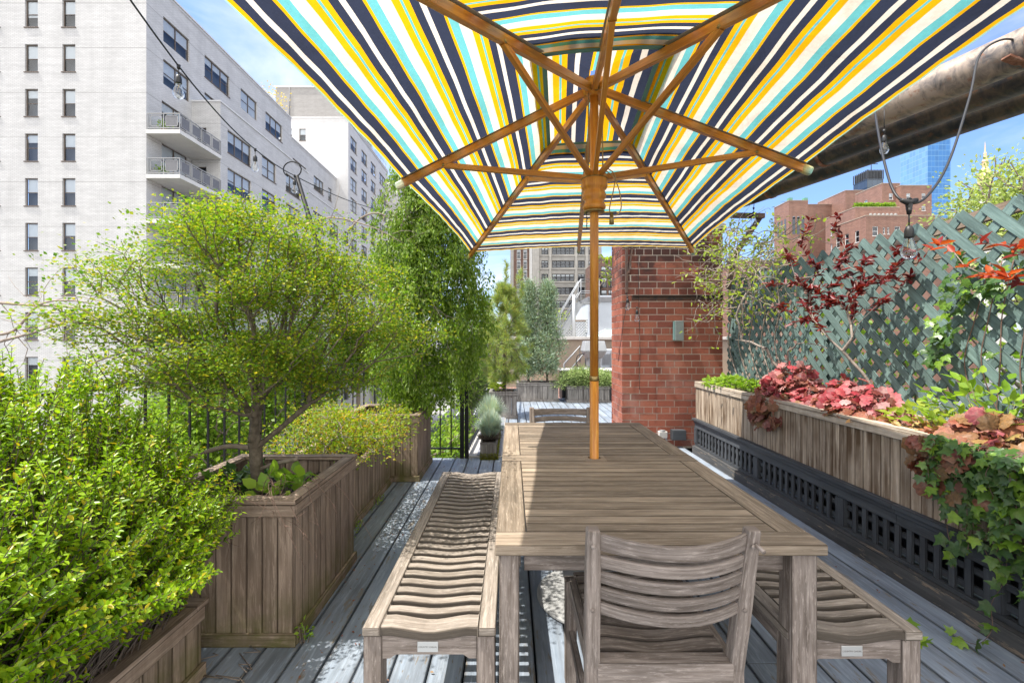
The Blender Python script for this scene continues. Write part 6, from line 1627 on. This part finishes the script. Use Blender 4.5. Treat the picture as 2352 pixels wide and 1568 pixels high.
# roof shrub beyond, yellow
clump('roof_vine', 'yellow-green climbing plant on the roof beside the metal stair', 'vine', tuple(at(1283, 745, 20.8)-np.array([0, 0, .3])), .7, .4, 1.0, 260, tpl(.7, k=4), (.09, .16), 'lf_vine')
vl = thing('leafy_branch', tuple(at(1392, 620, 6.6)), 'yellow-green leaf sprigs at the left edge of the chimney', 'branch'); n = 46; P = np.array([at(R.uniform(1376, 1412), y, 6.55) for y in np.concatenate([NR.uniform(588, 612, 23), NR.uniform(625, 648, 23)])]); V, F = leaves(tpl(.6, .2, .15), P, rnd(n), np.array([0, -.6, .8])+rnd(n, .4), NR.uniform(.05, .10, n)); nppart('leaf', V, F, M['lf_vine'], vl)
mb = MB()
for k in range(7): mb.tube(spline([at(1420, 640+R.uniform(-20, 20), 6.5), at(1400, 625+R.uniform(-20, 20), 6.5), at(1380+R.uniform(-8, 8), 650+R.uniform(-70, 30), 6.5)]), .004, 4)
mb.part('stem', M['vinebark'], vl)
# neighbour's garden seen through the lattice
gd = thing('neighbour_roof', (8, 4, -1), 'x', 'roof'); del gd['label']; del gd['category']; gd['kind'] = 'structure'; gd.name = 'roof_terrace'
mb = MB(); mb.span(3.91, 13, -2, 12, GZ, -.2); mb.part('slab', M['screen'], gd)
def hedge(name, label, x0, x1, y0, y1, z0, z1, n, mat, size, cat='hedge', lump=.3):
    t = thing(name, ((x0+x1)/2, (y0+y1)/2, z0), label, cat); P = np.stack([NR.uniform(x0, x1, n), NR.uniform(y0, y1, n), NR.random(n)**.8], 1)
    top = z1-lump*(.5+.5*np.sin(P[:, 1]*2.3+1)*np.cos(P[:, 0]*3+P[:, 1])); P[:, 2] = z0+(top-z0)*P[:, 2]
    k = np.sin(P[:, 1]*5.1+P[:, 2]*4)+np.sin(P[:, 2]*6.3+P[:, 0]*5) > -.9; P = P[k]; m = len(P)
    V, F = leaves(tpl(.6, .1, .1, 4), P, rnd(m), np.array([-.2, 0, .8])+rnd(m, .5), NR.uniform(*size, m)); nppart('foliage', V, F, M[mat], t)
    mb = MB()
    for y in np.arange(y0+.2, y1, .45): mb.tube([((x0+x1)/2, y, z0-.2), ((x0+x1)/2+R.uniform(-.2, .2), y+R.uniform(-.2, .2), (z0+z1)/2), ((x0+x1)/2+R.uniform(-.3, .3), y+R.uniform(-.3, .3), z1-.4)], [.02, .014, .006], 5)
    mb.part('stem', M['bark'], t); return t
hedge('garden_hedge', 'light green bushes on the other side of the lattice fence', 3.3, 4.0, .4, 5.6, 0, 1.85, 5200, 'lf_green', (.05, .10))
def crown_tree(name, label, c, r, zc, zh, n, mat, per, sp, size, group=None, bark='bark', z0=GZ, rt=.02):
    def f(q):
        v = norm(NR.normal(0, 1, 3)); s = q[0]**.4*(.82+.18*math.sin(4*math.atan2(v[1], v[0])+3*v[2])); return (c[0]+v[0]*r*s, c[1]+v[1]*r*s, zc+v[2]*zh*s)
    T = shell(n, f); zb = zc-zh
    tr = [(c[0], c[1], z0), (c[0]+.1, c[1], z0+(zb-z0)*.5), (c[0], c[1], zb), (c[0]+.05, c[1], zb+.3*zh), (c[0], c[1], zb+.7*zh)]
    def lg(P, D): p, d, n_ = spray(P, norm(D+np.array([0, 0, .1])), per, sp, .6, .6); return leaves(tpl(.6, .12, .1, 4), p, d, n_, NR.uniform(*size, len(p)))
    return tree(name, label, 'tree', (c[0], c[1], z0), tr, T, bark, mat, lg, group, step=max(.2, r*.12), kp=.35, bend=.25, jit=.04, rtip=rt*.5, pw=.42, n=5)
crown_tree('pale_tree', 'pale yellow-green tree beyond the lattice at the right edge of the skyline', (11.2, 9.8), 1.75, 4.35, 1.45, 330, 'lf_locust', 26, .26, (.06, .12), z0=-.2)
crown_tree('pale_tree', 'smaller pale tree just behind the wooden rail of the lattice', (5.6, 4.6), .75, 2.05, .6, 120, 'lf_locust', 24, .18, (.04, .08), z0=-.2, rt=.012)
# street
def sheet(name, mat, x0, x1, y0, y1, z):
    mb = MB(); mb.add([(x0, y0, z), (x1, y0, z), (x1, y1, z), (x0, y1, z)], [(0, 1, 2, 3)], [[(x0, y0), (x1, y0), (x1, y1), (x0, y1)]]); o = mb.part(name, mat); tag(o, kind='structure'); return o
M['ground'] = plain('city_ground', (.16, .155, .15), .95, nz=.3, nsc=.2); M['asphalt'] = plain('asphalt', (.06, .062, .068), .85, nz=.25, nsc=2); M['pave'] = plain('pavement', (.30, .29, .275), .9, nz=.2, nsc=1)
sheet('ground', M['ground'], -3000, 3000, -3000, 3000, GZ-.15); sheet('road', M['asphalt'], -16.5, -6.5, -40, 600, GZ-.12)
for n_, a, b in (('pavement', -21.4, -16.5), ('pavement', -6.5, -.6)):
    mb = MB(); mb.span(a, b, -40, 600, GZ-.14, GZ); o = mb.part(n_, M['pave']); tag(o, kind='structure')
M['paint'] = plain('road_paint', (.72, .72, .70), .7)
mb = MB(); mb.span(-13.6, -13.45, -40, 500, GZ-.118, GZ-.115); mb.span(-9.4, -9.25, -40, 500, GZ-.118, GZ-.115)
for y in np.arange(0, 300, 9.): mb.span(-11.6, -11.48, y, y+3, GZ-.118, GZ-.115)
o = mb.part('road_marking', M['paint']); tag(o, kind='structure')
def car(loc, col, label, first=[None]):
    mname = 'car_paint_'+label.split()[0]; M[mname] = plain(mname, col, .3, .1, .6)
    t = thing('parked_car', loc, label, 'car', 'cars on the street below')
    x, y, z = loc; prof = [(-2.2, .35), (-2.2, .75), (-1.9, .92), (-1.35, .98), (-.85, 1.45), (.75, 1.48), (1.35, 1.0), (2.1, .88), (2.25, .6), (2.2, .35)]
    mb = MB(); k = len(prof); vs = []
    for sx in (-.88, .88): vs += [(x+sx*(.84 if h > 1.2 else 1), y+a, z+h) for a, h in prof]
    mb.add(vs, [tuple(range(k)), tuple(range(2*k-1, k-1, -1))]+[(i, i+k, (i+1) % k+k, (i+1) % k) for i in range(k)]); mb.part('body', M[mname], t, .06)
    mb = MB()
    for (a0, h0), (a1, h1) in (((-1.30, 1.03), (-.90, 1.41)), ((1.27, 1.06), (.82, 1.42))):
        n0 = .012 if a0 > 0 else -.012; mb.add([(x-.74, y+a0+n0, z+h0+.012), (x+.74, y+a0+n0, z+h0+.012), (x+.68, y+a1+n0, z+h1+.012), (x-.68, y+a1+n0, z+h1+.012)], [(0, 1, 2, 3)])
    for s in (-1, 1): mb.add([(x+s*.885, y-1.1, z+1.02), (x+s*.885, y+1.15, z+1.02), (x+s*.755, y+.7, z+1.40), (x+s*.755, y-.78, z+1.40)], [(0, 1, 2, 3)])
    mb.part('window', M['darkglass'], t)
    for sx in (-.84, .84):
        for sy in (-1.35, 1.4): mb = MB(); mb.tube([(x+sx-.1, y+sy, z+.33), (x+sx+.1, y+sy, z+.33)], .33, 16); mb.part('wheel', M['rubber'], t)
    return t
G0 = GZ-.12
for y, x, c_, lab in ((62, -8.0, (.05, .22, .34), 'teal blue parked car seen through the end railing'), (68.5, -8.0, (.02, .02, .022), 'black parked car beyond the teal one'), (78, -8.0, (.5, .5, .52), 'silver parked car down the street'), (86, -8.0, (.35, .05, .03), 'red parked car down the street'), (55, -8.0, (.6, .6, .6), 'white parked car just below the railing'), (70, -15.2, (.30, .30, .32), 'grey car parked along the white block')):
    car((x, y, G0), c_, lab)
for k, (x, y, zc) in enumerate(((-5.2, 24, -5.2), (-5.6, 46, -8.5), (-5.2, 58, -4), (-18.9, 27, -4.2), (-18.9, 41, -1.2), (-18.9, 56, .5), (-5.0, 76, 2.0), (-18.5, 73, -4.6), (-18.9, 21.5, -5.6), (-19.0, 33.5, -3.0))):
    crown_tree('street_tree', ['street tree below the railing, close under the terrace', 'street tree second along our pavement', 'street tree third along our pavement, through the end railing', 'street tree by the white block, nearest behind the box shrub', 'street tree by the white block, behind the spreading tree', 'street tree by the white block, farthest along', 'tall light green street tree rising behind the feathery pine', 'street tree far along the white block', 'street tree by the white block, leftmost one under the box shrub', 'street tree by the white block, between the two planted trees in view'][k], (x, y), {0: 2.9, 6: 4.6}.get(k, 3.6), zc, {0: 3.4, 3: 5.0, 4: 6.0, 8: 5.0, 9: 5.5, 5: 6.5, 6: 8.5, 7: 6.5}.get(k, 4.2), {0: 90, 1: 120, 6: 420}.get(k, 300), 'lf_street', 26, .62, (.22, .40), 'street trees', rt=.05)
# ------------------------------------------------------------------ light, sky, camera
sun_dir = Vector((-.50, -.09, 1)).normalized()      # towards the sun
sd = bpy.data.lights.new('sun', 'SUN'); sd.energy = SUN; sd.angle = math.radians(.5); sd.color = (1, .955, .88)
so = bpy.data.objects.new('sun', sd); C.objects.link(so); so.rotation_euler = (-sun_dir).to_track_quat('-Z', 'Y').to_euler()
w = bpy.data.worlds.new('World'); bpy.context.scene.world = w; w.use_nodes = True; nt = w.node_tree; nt.nodes.clear()
def wn(t_, **p):
    n_ = nt.nodes.new('ShaderNode'+t_)
    for k, v in p.items(): setattr(n_, k, v)
    return n_
sky = wn('TexSky', sky_type='NISHITA', sun_disc=False, sun_elevation=math.asin(sun_dir.z), sun_rotation=math.atan2(sun_dir.x, sun_dir.y), altitude=50, air_density=1.0, dust_density=1.6, ozone_density=1.4)
tc = wn('TexCoord'); mp = wn('Mapping'); mp.inputs['Scale'].default_value = (1.2, 1.2, 4.5); mp.inputs['Rotation'].default_value = (.2, .35, .3)
ns = wn('TexNoise'); ns.inputs['Scale'].default_value = 2.1; ns.inputs['Detail'].default_value = 7; ns.inputs['Roughness'].default_value = .55; ns.inputs['Distortion'].default_value = .4
rp = wn('ValToRGB'); rp.color_ramp.elements[0].position = .47; rp.color_ramp.elements[1].position = .80; rp.color_ramp.elements[1].color = (.6, .6, .6, 1)
mx = wn('Mix', data_type='RGBA'); mx.inputs[7].default_value = (5.4, 5.3, 5.2, 1)
bg = wn('Background'); bg.inputs[1].default_value = SKY; out = wn('OutputWorld')
lk = nt.links.new
lk(tc.outputs['Generated'], mp.inputs[0]); lk(mp.outputs[0], ns.inputs['Vector']); lk(ns.outputs[0], rp.inputs[0]);
sp = wn('SeparateXYZ'); lk(tc.outputs['Generated'], sp.inputs[0])
a1 = wn('Math', operation='MULTIPLY_ADD'); lk(sp.outputs[1], a1.inputs[0]); a1.inputs[1].default_value = -1.0
a2 = wn('Math', operation='MULTIPLY'); lk(sp.outputs[2], a2.inputs[0]); a2.inputs[1].default_value = .55; lk(a2.outputs[0], a1.inputs[2])
fill_bank = wn('MapRange', interpolation_type='SMOOTHSTEP'); lk(a1.outputs[0], fill_bank.inputs[0]); fill_bank.inputs[1].default_value = .12; fill_bank.inputs[2].default_value = .75  # unseen bright clouds behind and above the camera, added to fill the shade
n2 = wn('TexNoise'); n2.inputs['Scale'].default_value = 3.0; n2.inputs['Detail'].default_value = 6; lk(tc.outputs['Generated'], n2.inputs['Vector'])
r2 = wn('ValToRGB'); r2.color_ramp.elements[0].position = .36; r2.color_ramp.elements[1].position = .52; lk(n2.outputs[0], r2.inputs[0])
bm = wn('Math', operation='MULTIPLY'); lk(fill_bank.outputs[0], bm.inputs[0]); lk(r2.outputs[0], bm.inputs[1])
tint = wn('Mix', data_type='RGBA', blend_type='MULTIPLY'); tint.inputs[0].default_value = 1; lk(sky.outputs[0], tint.inputs[6]); tint.inputs[7].default_value = (.62, .72, .92, 1)
mb_ = wn('Mix', data_type='RGBA'); lk(bm.outputs[0], mb_.inputs[0]); lk(tint.outputs[2], mb_.inputs[6]); mb_.inputs[7].default_value = (9.0, 8.75, 8.4, 1)
lk(rp.outputs[0], mx.inputs[0]); lk(mb_.outputs[2], mx.inputs[6]); lk(mx.outputs[2], bg.inputs[0]); lk(bg.outputs[0], out.inputs[0])
cam = bpy.data.cameras.new('camera'); co_ = bpy.data.objects.new('camera', cam); C.objects.link(co_)
co_.location = (0, 0, H); co_.rotation_euler = (math.pi/2, 0, 0); cam.sensor_width = 36; cam.lens = 36*FPX/2352; cam.shift_x = (1176-CX)/2352; cam.shift_y = -(784-CY)/2352; cam.clip_end = 6000; cam.clip_start = .05
sc = bpy.context.scene; sc.camera = co_
vs_ = sc.view_settings; vs_.view_transform = 'Standard'; vs_.look = 'None'; vs_.exposure = EXPO; vs_.gamma = 1
sc.cycles.max_bounces = 10; sc.cycles.diffuse_bounces = 4; sc.cycles.transparent_max_bounces = 16; sc.cycles.transmission_bounces = 6
sc.cycles.use_denoising = True
